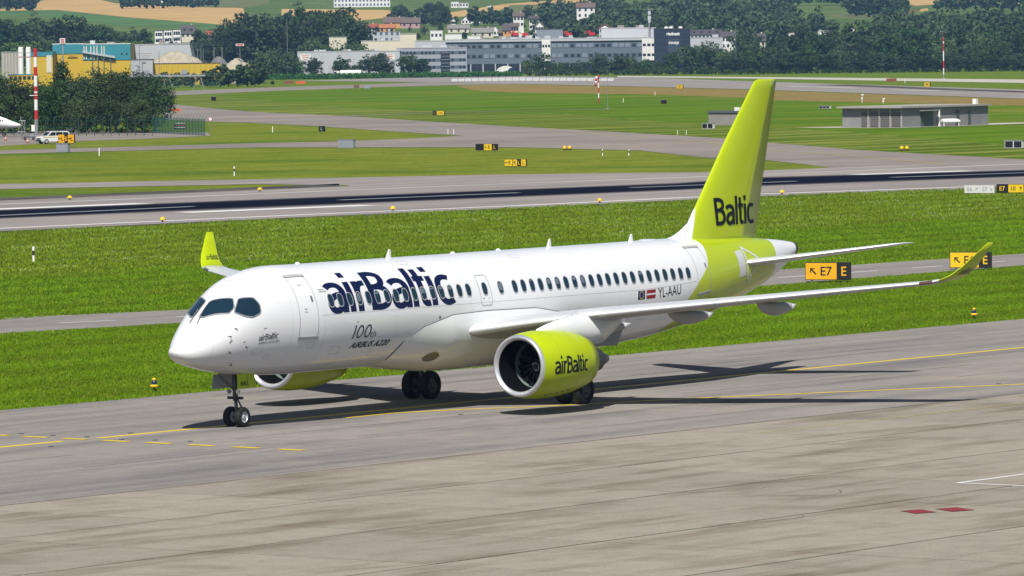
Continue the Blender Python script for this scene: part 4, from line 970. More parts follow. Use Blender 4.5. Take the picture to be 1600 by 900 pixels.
# windsock
p = G(935.5, 161); r_ = thing('windsock', 'red and white windsock on a banded pole in the far grass', 'windsock', (p[0], p[1], 0), YAWZ)
for k in range(5): MB().tube([(0, 0, k * 1.08), (0, 0, (k + 1) * 1.08)], .13, 8).build('pole_band', REDP if k % 2 == 0 else POSTW, r_)
sk = [(.15, 0, 5.5), (-.25, -.05, 5.55), (-.5, -.1, 5.2), (-.55, -.12, 4.7), (-.6, -.13, 4.2), (-.6, -.13, 3.6)]
for k in range(5): MB().tube([sk[k], sk[k + 1]], [.42 - .05 * k, .37 - .05 * k], 10).build('sock_band', REDP if k % 2 == 0 else POSTW, r_, smooth=True)
p = G(949.5, 170.5); r_ = thing('wind_mast', 'thin grey mast standing beside the windsock', 'mast', (p[0], p[1], 0)); MB().tube([(0, 0, 0), (0, 0, 8)], [.05, .02], 6).build('mast', LEGM, r_); MB().box((0, 0, .1), (.4, .4, .2)).build('footing', CONCT, r_)
# tall banded masts
def banded(px, py, tops, w_, label, cols, gz):
    p = G(px, py); r_ = thing('obstruction_mast', label, 'mast', (p[0], p[1], 0), YAWZ)
    MB().tube([(0, 0, 0), (0, 0, gz)], w_ * 1.15, 10).build('grey_base', LEGM, r_); MB().box((0, 0, .1), (w_ * 5, w_ * 5, .2)).build('footing', CONCT, r_)
    z = gz
    for k, (c_, hgt) in enumerate(cols):
        MB().tube([(0, 0, z), (0, 0, z + hgt)], w_, 10).build('mast_band', REDP if c_ == 'r' else POSTW, r_); z += hgt
    return r_
mt = banded(57, 214, 85, .26, 'tall red and white banded mast beside the white van', (('r', 1.35), ('w', 1.55), ('r', .95), ('w', .25), ('r', .75), ('w', 1.55), ('r', 1.3), ('w', 1.45), ('r', 1.3)), 2.6)
MB().box((-.45, -.2, 1.3), (.5, .3, .95)).build('switch_box', POSTW, mt); MB().tube([(-.9, -.3, 6.1), (.3, -.3, 6.1)], .05, 6).build('cross_arm', LEGM, mt)
banded(1474.5, 123, 70, .19, 'thin red and white banded mast before the dark tree belt', (('w', 2.0), ('r', 2.4), ('w', 3.2), ('r', 2.4), ('w', .6), ('r', 1.6)), 1.4)
# service van
p = G(83, 224.5); van = thing('service_van', 'white service van with yellow side stripe and its tailgate raised', 'van', (p[0], p[1], 0), YAWZ + R(32))
VW = mat('van_white', (.80, .80, .82), .3, coat=.4); VG = mat('van_glass', (.015, .02, .025), .08)
prof = [(-2.2, .35), (-2.25, .75), (-2.1, .95), (-1.35, 1.1), (-.75, 1.62), (-.5, 1.72), (1.7, 1.74), (2.05, 1.60), (2.15, .9), (2.15, .35)]
m_ = MB(); m_.loft([[(x, y, z * (1 if abs(y) < .8 else .985)) for x, z in prof] for y in (-.86, -.80, .80, .86)], True).build('body', VW, van)
for y in (-.872, .862):
    s = MB(); s.add([(-1.15, y, 1.12), (-.62, y, 1.58), (-.05, y, 1.6), (-.05, y, 1.12)], [(0, 1, 2, 3)]); s.add([(.02, y, 1.12), (.02, y, 1.6), (1.0, y, 1.6), (1.0, y, 1.12)], [(0, 1, 2, 3)]); s.add([(1.08, y, 1.14), (1.08, y, 1.58), (1.85, y, 1.54), (2.0, y, 1.16)], [(0, 1, 2, 3)]); s.build('side_window', VG, van)
    MB().box((.1, y, .93), (4.1, .014, .09)).build('yellow_stripe', YLW, van)
MB().add([(-1.33, -.72, 1.13), (-1.33, .72, 1.13), (-.78, .68, 1.62), (-.78, -.68, 1.62)], [(0, 1, 2, 3)]).build('windscreen', VG, van)
van.children[-1].location = (-.012, 0, .012)
for y in (-.62, .62): MB().box((-2.24, y, .78), (.06, .34, .16)).build('headlight', mat('headlamp', (.6, .6, .62), .1), van)
MB().box((-2.26, 0, .72), (.05, .8, .18)).build('grille', SK, van); MB().box((-2.25, 0, .45), (.08, 1.5, .18)).build('bumper', SK, van)
MB().loft([[(2.1, -.75, 1.72), (2.1, .75, 1.72), (2.95, .72, 1.95), (2.95, -.72, 1.95)], [(2.1, -.75, 1.77), (2.1, .75, 1.77), (2.95, .72, 2.0), (2.95, -.72, 2.0)]]).build('tailgate', mat('tailgate_dark', (.06, .06, .065), .4), van)
MB().box((2.155, 0, 1.05), (.02, 1.4, 1.1)).build('load_opening', SK, van)
for x in (-1.45, 1.40):
    for y in (-.80, .80):
        wh = bpy.data.objects.new('wheel', None); col.objects.link(wh); wh.parent = van; wh.location = (x, y, .33)
        MB().lathe([(.2, -.1), (.30, -.11), (.33, -.08), (.33, .08), (.30, .11), (.2, .1)], (0, 0, 0), 'Y', 20).build('tyre', RUBBER, wh, smooth=True); MB().lathe([(.2, -.095), (.001, -.085), (.001, .085), (.2, .095)], (0, 0, 0), 'Y', 16).build('rim', RIMW, wh)
# small business jet, its nose just in the picture
p = G(-60, 214); bj = thing('business_jet', 'white business jet nose parked beside the red and white mast', 'aircraft', (p[0], p[1], 0), YAWZ)
rr = []
for x, zc, r1, r2 in ((9.0, 1.62, .02, .02), (8.8, 1.63, .2, .16), (8.2, 1.68, .45, .36), (7.4, 1.78, .68, .56), (6.6, 1.95, .82, .76), (5.6, 2.12, .93, .95), (4.4, 2.2, 1.0, 1.05), (0, 2.2, 1.02, 1.06), (-4, 2.25, .9, .95), (-7, 2.6, .45, .5), (-8.3, 2.8, .1, .1)):
    rr.append([(x, r1 * math.cos(q), zc + r2 * math.sin(q)) for q in (2 * math.pi * k / 24 for k in range(24))])
fixn(MB().loft(rr).build('fuselage', WHITE, bj, smooth=True))
for k in range(3):
    x0 = 5.75 + .34 * k; s = MB(); s.add([(x0, -.96 + .085 * k, 2.3 - .02 * k), (x0 + .28, -.90 + .085 * k, 2.28 - .05 * k), (x0 + .16, -.80 + .09 * k, 2.52 - .07 * k), (x0 - .02, -.84 + .06 * k, 2.62 - .06 * k)], [(0, 1, 2, 3)]); s.build('cockpit_window', SK, bj)
MB().loft([[(1, s_ * 6.5, 1.9), (-.4, s_ * 6.5, 1.9), (-.4, s_ * 6.5, 1.95), (1, s_ * 6.5, 1.95)] if s_ else [(3, 0, 1.3), (-1, 0, 1.3), (-1, 0, 1.5), (3, 0, 1.5)] for s_ in (-1, 0, 1)]).build('wing', WGREY, bj)
MB().loft([[(-5.4, -.05, 2.9), (-8, -.05, 2.9), (-8, .05, 2.9), (-5.4, .05, 2.9)], [(-7.4, -.04, 5.3), (-9, -.04, 5.3), (-9, .04, 5.3), (-7.4, .04, 5.3)]]).build('fin', WHITE, bj)
for x, y in ((6.3, 0), (-.6, 1.2), (-.6, -1.2)):
    MB().tube([(x, y, .3), (x, y, 1.6)], .07, 6).build('gear_leg', STEEL, bj); o = MB().lathe([(.12, -.09), (.27, -.09), (.28, .09), (.12, .09)], (x, y, .28), 'Y', 14).build('wheel', RUBBER, bj)
# steel steps and trolley at the mast
p = G(33, 217); r_ = thing('access_frame', 'light steel access frame beside the business jet nose', 'frame', (p[0], p[1], 0), YAWZ)
for a_, b_ in (((-.9, 0, 0), (.2, 0, 2.6)), ((.9, 0, 0), (.1, 0, 2.6)), ((.55, 0, 0), (.55, 0, 2.7)), ((-.2, 0, 2.6), (.7, 0, 2.6)), ((-.5, 0, 1.0), (.6, 0, 1.0)), ((.05, .9, 0), (.05, .1, 2.6)), ((0, 0, 2.6), (0, 0, 3.3))): MB().tube([a_, b_], .05, 5).build('strut', LEGM, r_)
p = G(46, 219); r_ = thing('tow_trolley', 'low blue grey trolley at the foot of the banded mast', 'trolley', (p[0], p[1], 0), YAWZ)
MB().box((0, 0, .45), (1.7, .9, .15)).build('deck', mat('trolley_blue', (.06, .08, .14), .5), r_); MB().box((.4, 0, .7), (.6, .7, .35)).build('unit', SGREY, r_)
for x in (-.6, .6): MB().lathe([(.05, -.1), (.2, -.1), (.2, .1), (.05, .1)], (x, -.4, .2), 'Y', 12).build('wheel', RUBBER, r_)
for px, py, lb in ((9, 219.5, 'orange and white cone beside the business jet'), (43, 223.5, 'orange and white cone beside the low trolley')):
    p = G(px, py); r_ = thing('traffic_cone', lb, 'cone', (p[0], p[1], 0)); MB().box((0, 0, .03), (.4, .4, .06)).build('base', SK, r_); MB().lathe([(.17, .06), (.11, .3)], (0, 0, 0), 'Z', 10).build('lower_cone', ORG, r_); MB().lathe([(.108, .3), (.075, .45)], (0, 0, 0), 'Z', 10).build('white_band', POSTW, r_); MB().lathe([(.075, .45), (.03, .7), (.001, .7)], (0, 0, 0), 'Z', 10).build('tip', ORG, r_)
# orange marker board and round sign by the fence
p = G(275, 178); r_ = thing('marker_board', 'low orange marker board beyond the green fence', 'marker', (p[0], p[1], 0), YAWZ); MB().box((0, 0, .75), (1.9, .1, .5)).build('board', ORG, r_)
for x in (-.6, .6): MB().box((x, 0, .25), (.08, .08, .5)).build('leg', ORG, r_)
for px, py, c_, lb in ((451, 132.5, mat('rust_red', (.22, .05, .03), .6), 'dark red marker board on the far grass'), (470, 133, ORG, 'orange and white marker board on the far grass'), (1393, 129.5, MATS['rust_red'], 'dark red marker board on the strip before the tree belt'), (557, 139.8, mat('rust_brown', (.14, .08, .05), .7), 'brown box beside the far taxiway'), (574, 139.8, SGREY, 'grey box beside the far taxiway')):
    p = G(px, py); r_ = thing('marker_board', lb, 'marker', (p[0], p[1], 0), YAWZ); w_ = 3.0 if py < 134 else 1.6; MB().box((0, 0, .85), (w_, .15, .9)).build('board', c_, r_)
    for x in (-.35, .35): MB().box((x * w_, 0, .22), (.1, .1, .44)).build('leg', LEGM, r_)
p = G(329, 209); r_ = thing('speed_sign', 'round white and red road sign on a thin pole by the fence', 'sign', (p[0], p[1], 0), YAWZ); MB().tube([(0, 0, 0), (0, 0, 2.3)], .04, 6).build('pole', LEGM, r_)
MB().lathe([(.32, -.03), (.32, 0), (.001, 0)], (0, -.03, 2.2), 'Y', 20).build('ring', REDP, r_); MB().lathe([(.24, -.065), (.001, -.066)], (0, 0, 2.2), 'Y', 20).build('face', POSTW, r_)
# green security fence
GF = mat('fence_green', (.015, .085, .062), .5); fa, fb, fc, fd = G(-40, 212), G(238, 212.5), G(240, 208), G(320, 212)
def fence(pts, n, label, h_=2.45, wires=True):
    r_ = thing('security_fence', label, 'fence', (pts[0][0], pts[0][1], 0))
    o0 = np.array([pts[0][0], pts[0][1], 0]); P = [np.array(p) - o0 for p in pts]; pm = MB().box((0, 0, h_ / 2), (.07, .07, h_)); pm.tube([(0, 0, h_), (.28, -.2, h_ + .45)], .035, 5); me = None
    for i in range(n + 1):
        q = P[0] + (P[1] - P[0]) * i / n
        if me is None: o = pm.build('post', GF, r_); me = o.data
        else: o = link('post', me, r_)
        o.location = (q[0], q[1], 0)
    ms_ = MB(); L = np.linalg.norm(P[1] - P[0]); d = (P[1] - P[0]) / L; nn = int(L / .22) if wires else 0
    for i in range(nn): 
        q = P[0] + d * (i + .5) * .22; ms_.box((q[0], q[1], h_ / 2), (.022, .022, h_ - .1), math.atan2(d[1], d[0]))
    for z in np.arange(.2, h_, .32 if wires else 1.05): c_ = (P[0] + P[1]) / 2; ms_.box((c_[0], c_[1], z), (L, .028, .028), math.atan2(d[1], d[0]))
    o = ms_.build('wire_mesh', GF, r_); o['kind'] = 'stuff'; return r_
fence((fa, fb), 22, 'long green wire fence standing before the dark birch trees', wires=False)
fence((fc, fd), 17, 'green close-barred fence bay with angled post tops at the birch trees')
fence((G(238, 137.5), G(345, 136.5)), 16, 'low green fence beyond the far taxiway under the conveyor bridge', 2.0)
p = G(281, 209.5); r_ = thing('warning_board', 'red and white barred board hung on the green fence bay', 'board', (p[0], p[1], 0), YAWZ)
for k in range(3): MB().box((0, -.05, 1.0 + .3 * k), (1.5, .05, .13)).build('bar', POSTW if k != 1 else REDP, r_)
MB().box((0, 0, 1.2), (1.6, .04, 1.0)).build('backing', SK, r_)
# concrete substation on the right: one lit face with louvred doors, one receding shaded face
P1, P2 = G(1410, 199.2), G(1544, 194.6); LB = float(np.linalg.norm(P2 - P1)); db = (P2 - P1) / LB; na = np.array([-db[1], db[0], 0.])     # na: from the corner away along the lit face
def pxof(p): q = np.asarray(p) - CAM; return 800 + FPX * (q @ RT) / (q @ FWD)
LA = 2.
while pxof(P1 + na * LA) > 1317 and LA < 40: LA += .1
sub = thing('concrete_substation', 'low flat-roofed concrete building with brown louvred doors on the grass', 'building', (P1[0], P1[1], 0), math.atan2(db[1], db[0]))
WH = 2.85; fa_ = lambda px: LA * (1410 - px) / 93.; fb_ = lambda px: LB * (px - 1410) / 134.
MB().box((LB / 2, LA / 2, WH / 2), (LB, LA, WH)).build('wall', CONCW, sub); MB().box((LB / 2 - .3, LA / 2 - .05, WH + .13), (LB + 1.4, LA + .9, .26)).build('roof', CONCT, sub)
for p0, p1, m_ in ((1347, 1355, LOUV), (1361, 1373, LOUV), (1377, 1390, LOUV), (1394, 1407, LOUV)):
    y0, y1 = fa_(p1), fa_(p0); dr = MB().box((-.03, (y0 + y1) / 2, 1.15), (.08, y1 - y0, 2.1)).build('door', m_, sub)
    for k in range(6): MB().box((-.085, (y0 + y1) / 2, .35 + .32 * k), (.03, y1 - y0 - .12, .2)).build('louvre', mat('louvre_slat', (.15, .145, .14), .6), dr)
for px in (1358, 1375, 1392, 1409.2): MB().box((-.06, fa_(px), WH / 2), (.16, .26, WH)).build('pier', CONCT, sub)
for p0, p1 in ((1438, 1457), (1493, 1498), (1512, 1516)):
    x0, x1 = fb_(p0), fb_(p1); MB().box(((x0 + x1) / 2, -.03, 1.15), (x1 - x0, .08, 2.1)).build('door', mat('door_green', (.07, .10, .085), .6), sub)
MB().box((fb_(1447), -.5, 2.4), (fb_(1460) - fb_(1434), 1.0, .12)).build('canopy', CONCT, sub); MB().tube([(fb_(1465), -.2, 0), (fb_(1465), -.2, 2.6)], .16, 10).build('duct_pipe', POSTW, sub)
MB().box((LB * .95, 1.5, WH + .65), (.6, .6, .8)).build('roof_vent', POSTW, sub)
sheet('substation_forecourt', [P1 + na * (LA + 7) - db * 2.5, P1 - db * 2.5 - na * 1.6, P2 + db * 18 - na * 1.6, P2 + db * 18 + na * 4, P1 + na * (LA + 7) + db * 2], PALE, .012)
p = P1 + db * fb_(1470) - na * 1.5; tr_ = thing('flat_trailer', 'white low trailer parked against the concrete building', 'trailer', (p[0], p[1], .012), math.atan2(db[1], db[0]) - .6)
MB().loft([[(-1.4, -.7, .6), (1.4, -.7, .6), (1.4, .7, .6), (-1.4, .7, .6)], [(-1.4, -.7, .85), (1.4, -.7, .85), (1.4, .7, .85), (-1.4, .7, .85)], [(-.9, -.5, 1.1), (.9, -.5, 1.1), (.9, .5, 1.1), (-.9, .5, 1.1)]]).build('deck', POSTW, tr_)
for x in (-1.2, 1.2):
    for y in (-.55, .55): MB().box((x, y, .3), (.12, .12, .6)).build('leg', POSTW, tr_)
# low shed behind the fin
a, b = G(1107, 195.5), G(1180, 195.5); W = float(np.linalg.norm(b - a)); d = (b - a) / W; sh = thing('low_shed', 'low grey flat-roofed shed standing behind the lime fin', 'shed', (a[0], a[1], 0), math.atan2(d[1], d[0]))
MB().box((W / 2, 2, .95), (W, 4, 1.9)).build('wall', mat('shed_wall', (.27, .25, .23), .8, var=(.6, .1)), sh); MB().box((W / 2, 2, 2.05), (W + .4, 4.4, .3)).build('roof', mat('shed_roof', (.10, .11, .13), .7), sh); MB().box((W * .48, 2, 2.45), (.9, .8, .55)).build('roof_unit', POSTW, sh)
# ================================================================== BUILDINGS BEYOND THE FIELD
def wm(n, c, **k): return mat('wall_' + n, c, .8, var=(.15, .06), **k)
WWH = wm('white', (.72, .72, .70)); WBE = wm('beige', (.58, .52, .40)); WGY = wm('grey', (.40, .41, .43)); WDG = wm('slate', (.115, .145, .185)); WDK = wm('black_blue', (.010, .018, .042)); WOR = wm('orange', (.62, .32, .10)); WCR = wm('cream', (.62, .57, .45))
WTE = wm('teal', (.03, .22, .28)); WYE = wm('yellow', (.54, .37, .018)); WLG = wm('light_grey', (.44, .46, .49)); WPK = wm('pink', (.45, .28, .27))
RDK = mat('roof_dark', (.075, .066, .068), .8, var=(.3, .15)); RBR = mat('roof_brown', (.14, .10, .085), .8, var=(.3, .15)); RRD = mat('roof_red', (.30, .075, .05), .8, var=(.3, .12)); ROR = mat('roof_orange', (.40, .15, .06), .8); RGY = mat('roof_grey', (.24, .225, .21), .8, var=(.2, .1)); RLT = mat('roof_pale', (.47, .47, .46), .7)
WIN = mat('window_dark', (.018, .026, .040), .12, spec=.7); WINL = mat('window_grey', (.10, .13, .17), .15, spec=.7)
def site(name, label, cat, px0, px1, ytop, d, group=None):
    if d < 0: q = H((px0 + px1) / 2, -d); d = float((q - CAM) @ FWD)      # d < 0: stands on the hill at row -d
    c = base((px0 + px1) / 2, d); W = (px1 - px0) * d / FPX; Hh = ztop((px0 + px1) / 2, ytop, d) - c[2]
    return thing(name, label, cat, tuple(c), YAWZ, group), W, Hh
def wins(r_, xs, z0, z1, w_, y=-.03, m=WIN, name='window'):
    for x in xs: MB().box((x, y, (z0 + z1) / 2), (w_, .08, z1 - z0)).build(name, m, r_)
def flat(name, label, px0, px1, ytop, d, depth, wall, roof=RLT, rows=0, nwin=0, wm_=WIN, cat='building', band=False, fh=None, zfirst=1.0, group=None):
    r_, W, Hh = site(name, label, cat, px0, px1, ytop, d, group)
    MB().box((0, depth / 2, Hh / 2), (W, depth, Hh)).build('wall', wall, r_); MB().box((0, depth / 2, Hh + .12), (W + .3, depth + .3, .24)).build('roof', roof, r_)
    if W > 14 and depth > 8:
        ru = random.Random(int(px0))
        for _ in range(int(W / 7)): w_ = ru.uniform(1., 3.2); h_ = ru.uniform(.5, 1.3); MB().box((ru.uniform(-.46, .46) * (W - 3), ru.uniform(.1, .5) * depth, Hh + .24 + h_ / 2), (w_, w_ * .8, h_)).build('roof_unit', ru.choice([WGY, WLG, RGY]), r_)
    fh = fh or Hh / max(rows, 1)
    for k in range(rows):
        z0 = zfirst + k * fh
        if z0 + 1.4 > Hh: break
        if band: 
            b_ = MB().box((0, -.02, z0 + .75), (W - .8, .06, 1.4)).build('window_band', wm_, r_)
            n = max(2, int(W / 3))
            for i in range(1, n): MB().box((-W / 2 + .4 + (W - .8) * i / n, -.07, z0 + .75), (.18, .06, 1.4)).build('mullion', wall, b_)
        else: wins(r_, [-W / 2 + W * (i + .5) / nwin for i in range(nwin)], z0, z0 + 1.5, min(1.3, W / nwin * .55), m=wm_)
    return r_, W, Hh
def house(px0, px1, yr, yb, label, wall=WWH, roof=RDK, gable=False, d=None, group=None, depth=None, nw=3, dorm=0):
    """a house standing on the hill; yr ridge row, yb row where it meets ground or is hidden"""
    cx = (px0 + px1) / 2
    p = H(cx, yb) if d is None else base(cx, d); dist = (p - CAM) @ FWD; W = (px1 - px0) * dist / FPX; Ht = max(ztop(cx, yr, dist) - p[2], 4.)
    r_ = thing('house', label, 'house', tuple(p), YAWZ, group); D_ = depth or max(8., W * .8); vis = max((yb - yr) * dist / FPX, 3.); e = Ht - vis * (.45 if not gable else .5)
    MB().box((0, D_ / 2, e / 2 - .5), (W, D_, e + 1)).build('wall', wall, r_)
    o = .5
    if gable:     # gable end to the front
        MB().loft([[(-W / 2, 0, e), (W / 2, 0, e), (0, 0, Ht - .25)], [(-W / 2, D_, e), (W / 2, D_, e), (0, D_, Ht - .25)]]).build('gable', wall, r_)
        s = (Ht - e) / (W / 2); rf = MB()
        for sg in (-1, 1): rf.loft([[(0, -o, Ht), (sg * (W / 2 + o), -o, e - o * s), (sg * (W / 2 + o), -o, e - o * s + .25), (0, -o, Ht + .28)], [(0, D_ + o, Ht), (sg * (W / 2 + o), D_ + o, e - o * s), (sg * (W / 2 + o), D_ + o, e - o * s + .25), (0, D_ + o, Ht + .28)]])
        rf.build('roof', roof, r_)
    else:
        s = (Ht - e) / (D_ / 2); rf = MB()
        rf.loft([[(x, -o, e - o * s), (x, D_ / 2, Ht), (x, D_ + o, e - o * s), (x, D_ + o, e - o * s + .25), (x, D_ / 2, Ht + .28), (x, -o, e - o * s + .25)] for x in (-W / 2 - o, W / 2 + o)]); ro = rf.build('roof', roof, r_)
        MB().loft([[(x, 0, e), (x, D_ / 2, Ht - .2), (x, D_, e)] for x in (-W / 2, W / 2)]).build('gable', wall, r_)
        MB().box((W * .25, D_ * .6, Ht), (.7, .7, 1.6)).build('chimney', WBE, r_)
        for k in range(dorm): x = -W / 2 + W * (k + .5) / dorm; MB().box((x, D_ * .2, e + (Ht - e) * .42), (1.3, 1.6, 1.2)).build('dormer', WIN, r_)
    wins(r_, [-W / 2 + W * (i + .5) / nw for i in range(nw)], max(e - 2.0, .5), max(e - .6, 1.6), 1.1)
    if e > 5: wins(r_, [-W / 2 + W * (i + .5) / nw for i in range(nw)], e - 4.8, e - 3.4, 1.1)
    return r_

# --- long grey office block with its dark tower
r_, W, Hh = flat('office_building', 'long dark grey office block with stacked window bands behind the trees', 698, 1026, 60.5, 2420, 40, WDG, RLT, 0)
for k, z in enumerate((Hh - 2.9, Hh - 7.1)):
    b_ = MB().box((0, -.05, z), (W - 1, .08, 1.7)).build('window_band', WINL, r_)
    rs = random.Random(k)
    for i in range(34):
        x = -W / 2 + 1.5 + (W - 3) * i / 33
        if rs.random() < .55: MB().box((x, -.12, z - .1), (1.5, .06, 1.2)).build('pane', WIN, b_)
        else: MB().box((x, -.12, z), (2.1, .05, 1.7)).build('blank_panel', mat('cladding_mid', (.19, .22, .265), .7), b_)
MB().box((0, -.3, Hh - .6), (W, .8, .9)).build('eaves', WLG, r_); MB().box((0, -.1, Hh - 9.6), (W, .3, 1.6)).build('spandrel', WDG, r_)
MB().box((0, -.06, (Hh - 10.4) / 2), (W - 1, .08, Hh - 10.4)).build('ground_glazing', WIN, r_)
for i in range(18): MB().box((-W / 2 + W * i / 17, -.3, (Hh - 10.4) / 2), (.45, .5, Hh - 10.4)).build('column', WLG, r_)
for a_, b_ in ((848, 861.5), (1004.5, 1025.5)):
    x0 = (a_ - 862) * 2420 / FPX; x1 = (b_ - 862) * 2420 / FPX
    pnl = MB().box(((x0 + x1) / 2, -.5, Hh - 5.0), (x1 - x0, .9, 9.2)).build('white_bay', WWH, r_)
    for z in (Hh - 2.9, Hh - 7.1): wins(pnl, [x0 + (x1 - x0) * (i + .5) / 3 for i in range(3)], z - .7, z + .4, (x1 - x0) / 4.2, y=-.98)
r_, W, Hh = flat('plant_room', 'pale metal clad upper storey on the grey office block', 941, 1026, 44, 2440, 20, WLG, RLT, 0)
r2, W2, H2 = flat('plant_room', 'slate grey box on the office roof beside the pale storey', 840, 881, 46, 2450, 14, mat('slate_box', (.17, .20, .23), .7), RDK, 0)
r_, W, Hh = flat('glass_tower', 'dark blue glazed tower bearing two white signs', 1025, 1080, 45, 2400, 22, WDK, RDK, 0)
for i in range(6): MB().box((0, -.02, 2 + Hh * i / 6.2), (W - .2, .05, .12)).build('storey_line', mat('tower_line', (.05, .065, .10), .4), r_)
for x in (W / 2 - 3.9, W / 2 - .1): MB().box((x, -.06, Hh / 2), (.16, .14, Hh)).build('corner_fin', mat('tower_fin', (.03, .04, .07), .4), r_)
SGN = mat('sign_white', (.85, .85, .85), .5); q = FPX / 2400
def tow(s, a_, b_, y0, y1, bold): lettering(s, lambda u, v: ((a_ + (b_ - a_) * u - 1052.5) / q, -.12, ztop(1052, y1 + (y0 - y1) * v, 2400)), SGN, r_, bold=bold)
tow('riedmatt', 1043, 1063.5, 50.0, 55.3, .03); tow('coop', 1046, 1062, 65.2, 70.2, .02)
MB().box(((1054 - 1052.5) / q, -.06, Hh - 7), (18.5 / q, .06, 5.6)).build('sign_panel', mat('sign_panel_blue', (.035, .05, .085), .5), r_)
for x in (-2.6, -.6, 3.4): MB().lathe([(.9, 0), (.7, .7), (.001, .8)], (x, 3, Hh + .2), 'Z', 10).build('roof_dish', POSTW, r_)
r_ = thing('radio_mast', 'grey rooftop radio mast with antenna boxes on the office block', 'mast', tuple(base(1016, 2438)), YAWZ); zt = ztop(1016, 16, 2438); zb = ztop(1016, 48, 2438)
MB().tube([(0, 0, 0), (0, 0, zt)], [.5, .25], 8).build('pole', LEGM, r_); MB().box((0, 0, zt), (2.6, .4, .3)).build('cross_bar', LEGM, r_)
for z, w_ in ((zt - 1.6, 1.2), (zt - 3.6, 1.4), (zt - 5.0, 1.0)): MB().box((.1, 0, z), (w_, .6, 1.5)).build('antenna_box', WLG, r_)
# grey four-storey office in front
r_, W, Hh = flat('office_building', 'light grey four storey office block beside the round green tree', 621, 731, 75, 2330, 24, wm('office_grey', (.30, .325, .37)), WGY, 0)
for z in (Hh - 1.9, Hh - 4.9, Hh - 7.8, Hh - 10.6):
    if z < .9: continue
    b_ = MB().box((0, -.05, z), (W - .8, .1, 1.2)).build('window_band', WINL, r_)
    wins(b_, [-W / 2 + 1.2 + (W - 2.4) * i / 17 for i in range(18) if i % 5], z - .55, z + .5, .95, y=-.13, name='pane')
MB().box((W * .19, -.4, Hh / 2 - .9), (3.6, 1.0, Hh - 1.8)).build('glass_stair', WIN, r_)
for k in range(7): MB().box((W * .19, -.93, 1.0 + k * 1.4), (3.5, .05, .1)).build('glazing_bar', WLG, r_)
# warehouses and pale blocks
r_, W, Hh = flat('warehouse', 'white flat-roofed warehouse with pale signs beside the tanker lorry', 466, 626, 80.5, 2310, 30, WLG, RLT, 0)
MB().box((W * -.08, -.06, 2.4), (W * .24, .1, 4.8)).build('recess', WGY, r_); MB().box((W * -.06, -.14, 2.0), (2.0, .1, 3.4)).build('door', WIN, r_)
for k, xx in ((0, -W * .42), (1, W * .40)):
    s = MB().box((xx, -.06, Hh - 2.2), (4.2, .08, 2.4)).build('sign_board', WWH, r_)
    for j in range(3): MB().box((xx, -.12, Hh - 1.5 - .7 * j), (3.2 - .5 * j, .03, .28)).build('text_bar', mat('sign_red', (.45, .12, .12), .6), s)
for i in range(1, 12): MB().box((-W / 2 + W * i / 12, -.01, Hh / 2 + 1.5), (.08, .05, Hh - 3)).build('cladding_rib', WGY, r_)
flat('pale_block', 'cream flat-roofed block among the willow trees', 516, 543, 58.5, 2460, 14, WCR, RLT, 2, 4, WINL)
flat('pale_block', 'long cream low block with dark openings behind the warehouse', 566, 631, 64, 2450, 20, WCR, RLT, 1, 3, zfirst=4.0)
flat('pale_block', 'cream tower-like block beside the long pale block', 627, 652, 53.5, 2440, 14, WCR, RLT)
flat('pale_block', 'pale ribbed hall between the cream tower and the grey block', 650, 699, 64, 2430, 20, WLG, RLT)
flat('pale_block', 'pale grey storeyed block under the red roofed house', 559, 627, 50, -70, 14, WLG, RGY, 2, 8, WINL, fh=3.0, zfirst=2)
for a_, b_, y, lb in ((674, 693, 48, 'white modern house with a terrace above the grey block'), (697, 723, 53.5, 'white stepped modern house above the grey block'), (732, 755, 56, 'low white house with a shallow roof above the grey block')): flat('modern_house', lb, a_, b_, y, -66, 10, WWH, RLT, 1, 3, zfirst=3.0, cat='house')
flat('pale_block', 'grey flat-roofed block beside the dark glazed tower', 1080, 1131, 59, 2480, 18, WLG, WGY, 1, 9, zfirst=6.5)
# arched white tent and cars before the office
p = base(791, 2290); r_ = thing('arched_tent', 'white arched storage tent before the grey office', 'tent', tuple(p), YAWZ); Wt = 33 * 2290 / FPX; Ht = 3.9
MB().loft([[(Wt / 2 * math.cos(q_) * .98, y, Ht * math.sin(q_) ** .8) for q_ in (math.pi * k / 14 for k in range(15))] for y in (0, 14)], True).build('canopy', WWH, r_)
MB().loft([[(Wt * .28 + 1.9 * math.cos(q_), -.05, 3.2 * math.sin(q_)) for q_ in (math.pi * k / 10 for k in range(11))], [(Wt * .28 + 1.9 * math.cos(q_), -.12, 3.2 * math.sin(q_)) for q_ in (math.pi * k / 10 for k in range(11))]], True).build('opening', WDK, r_)
rs = random.Random(7); cols = [('silver', (.45, .46, .48)), ('dark grey', (.08, .085, .095)), ('white', (.7, .7, .7)), ('blue', (.05, .09, .22)), ('red', (.35, .03, .03))]
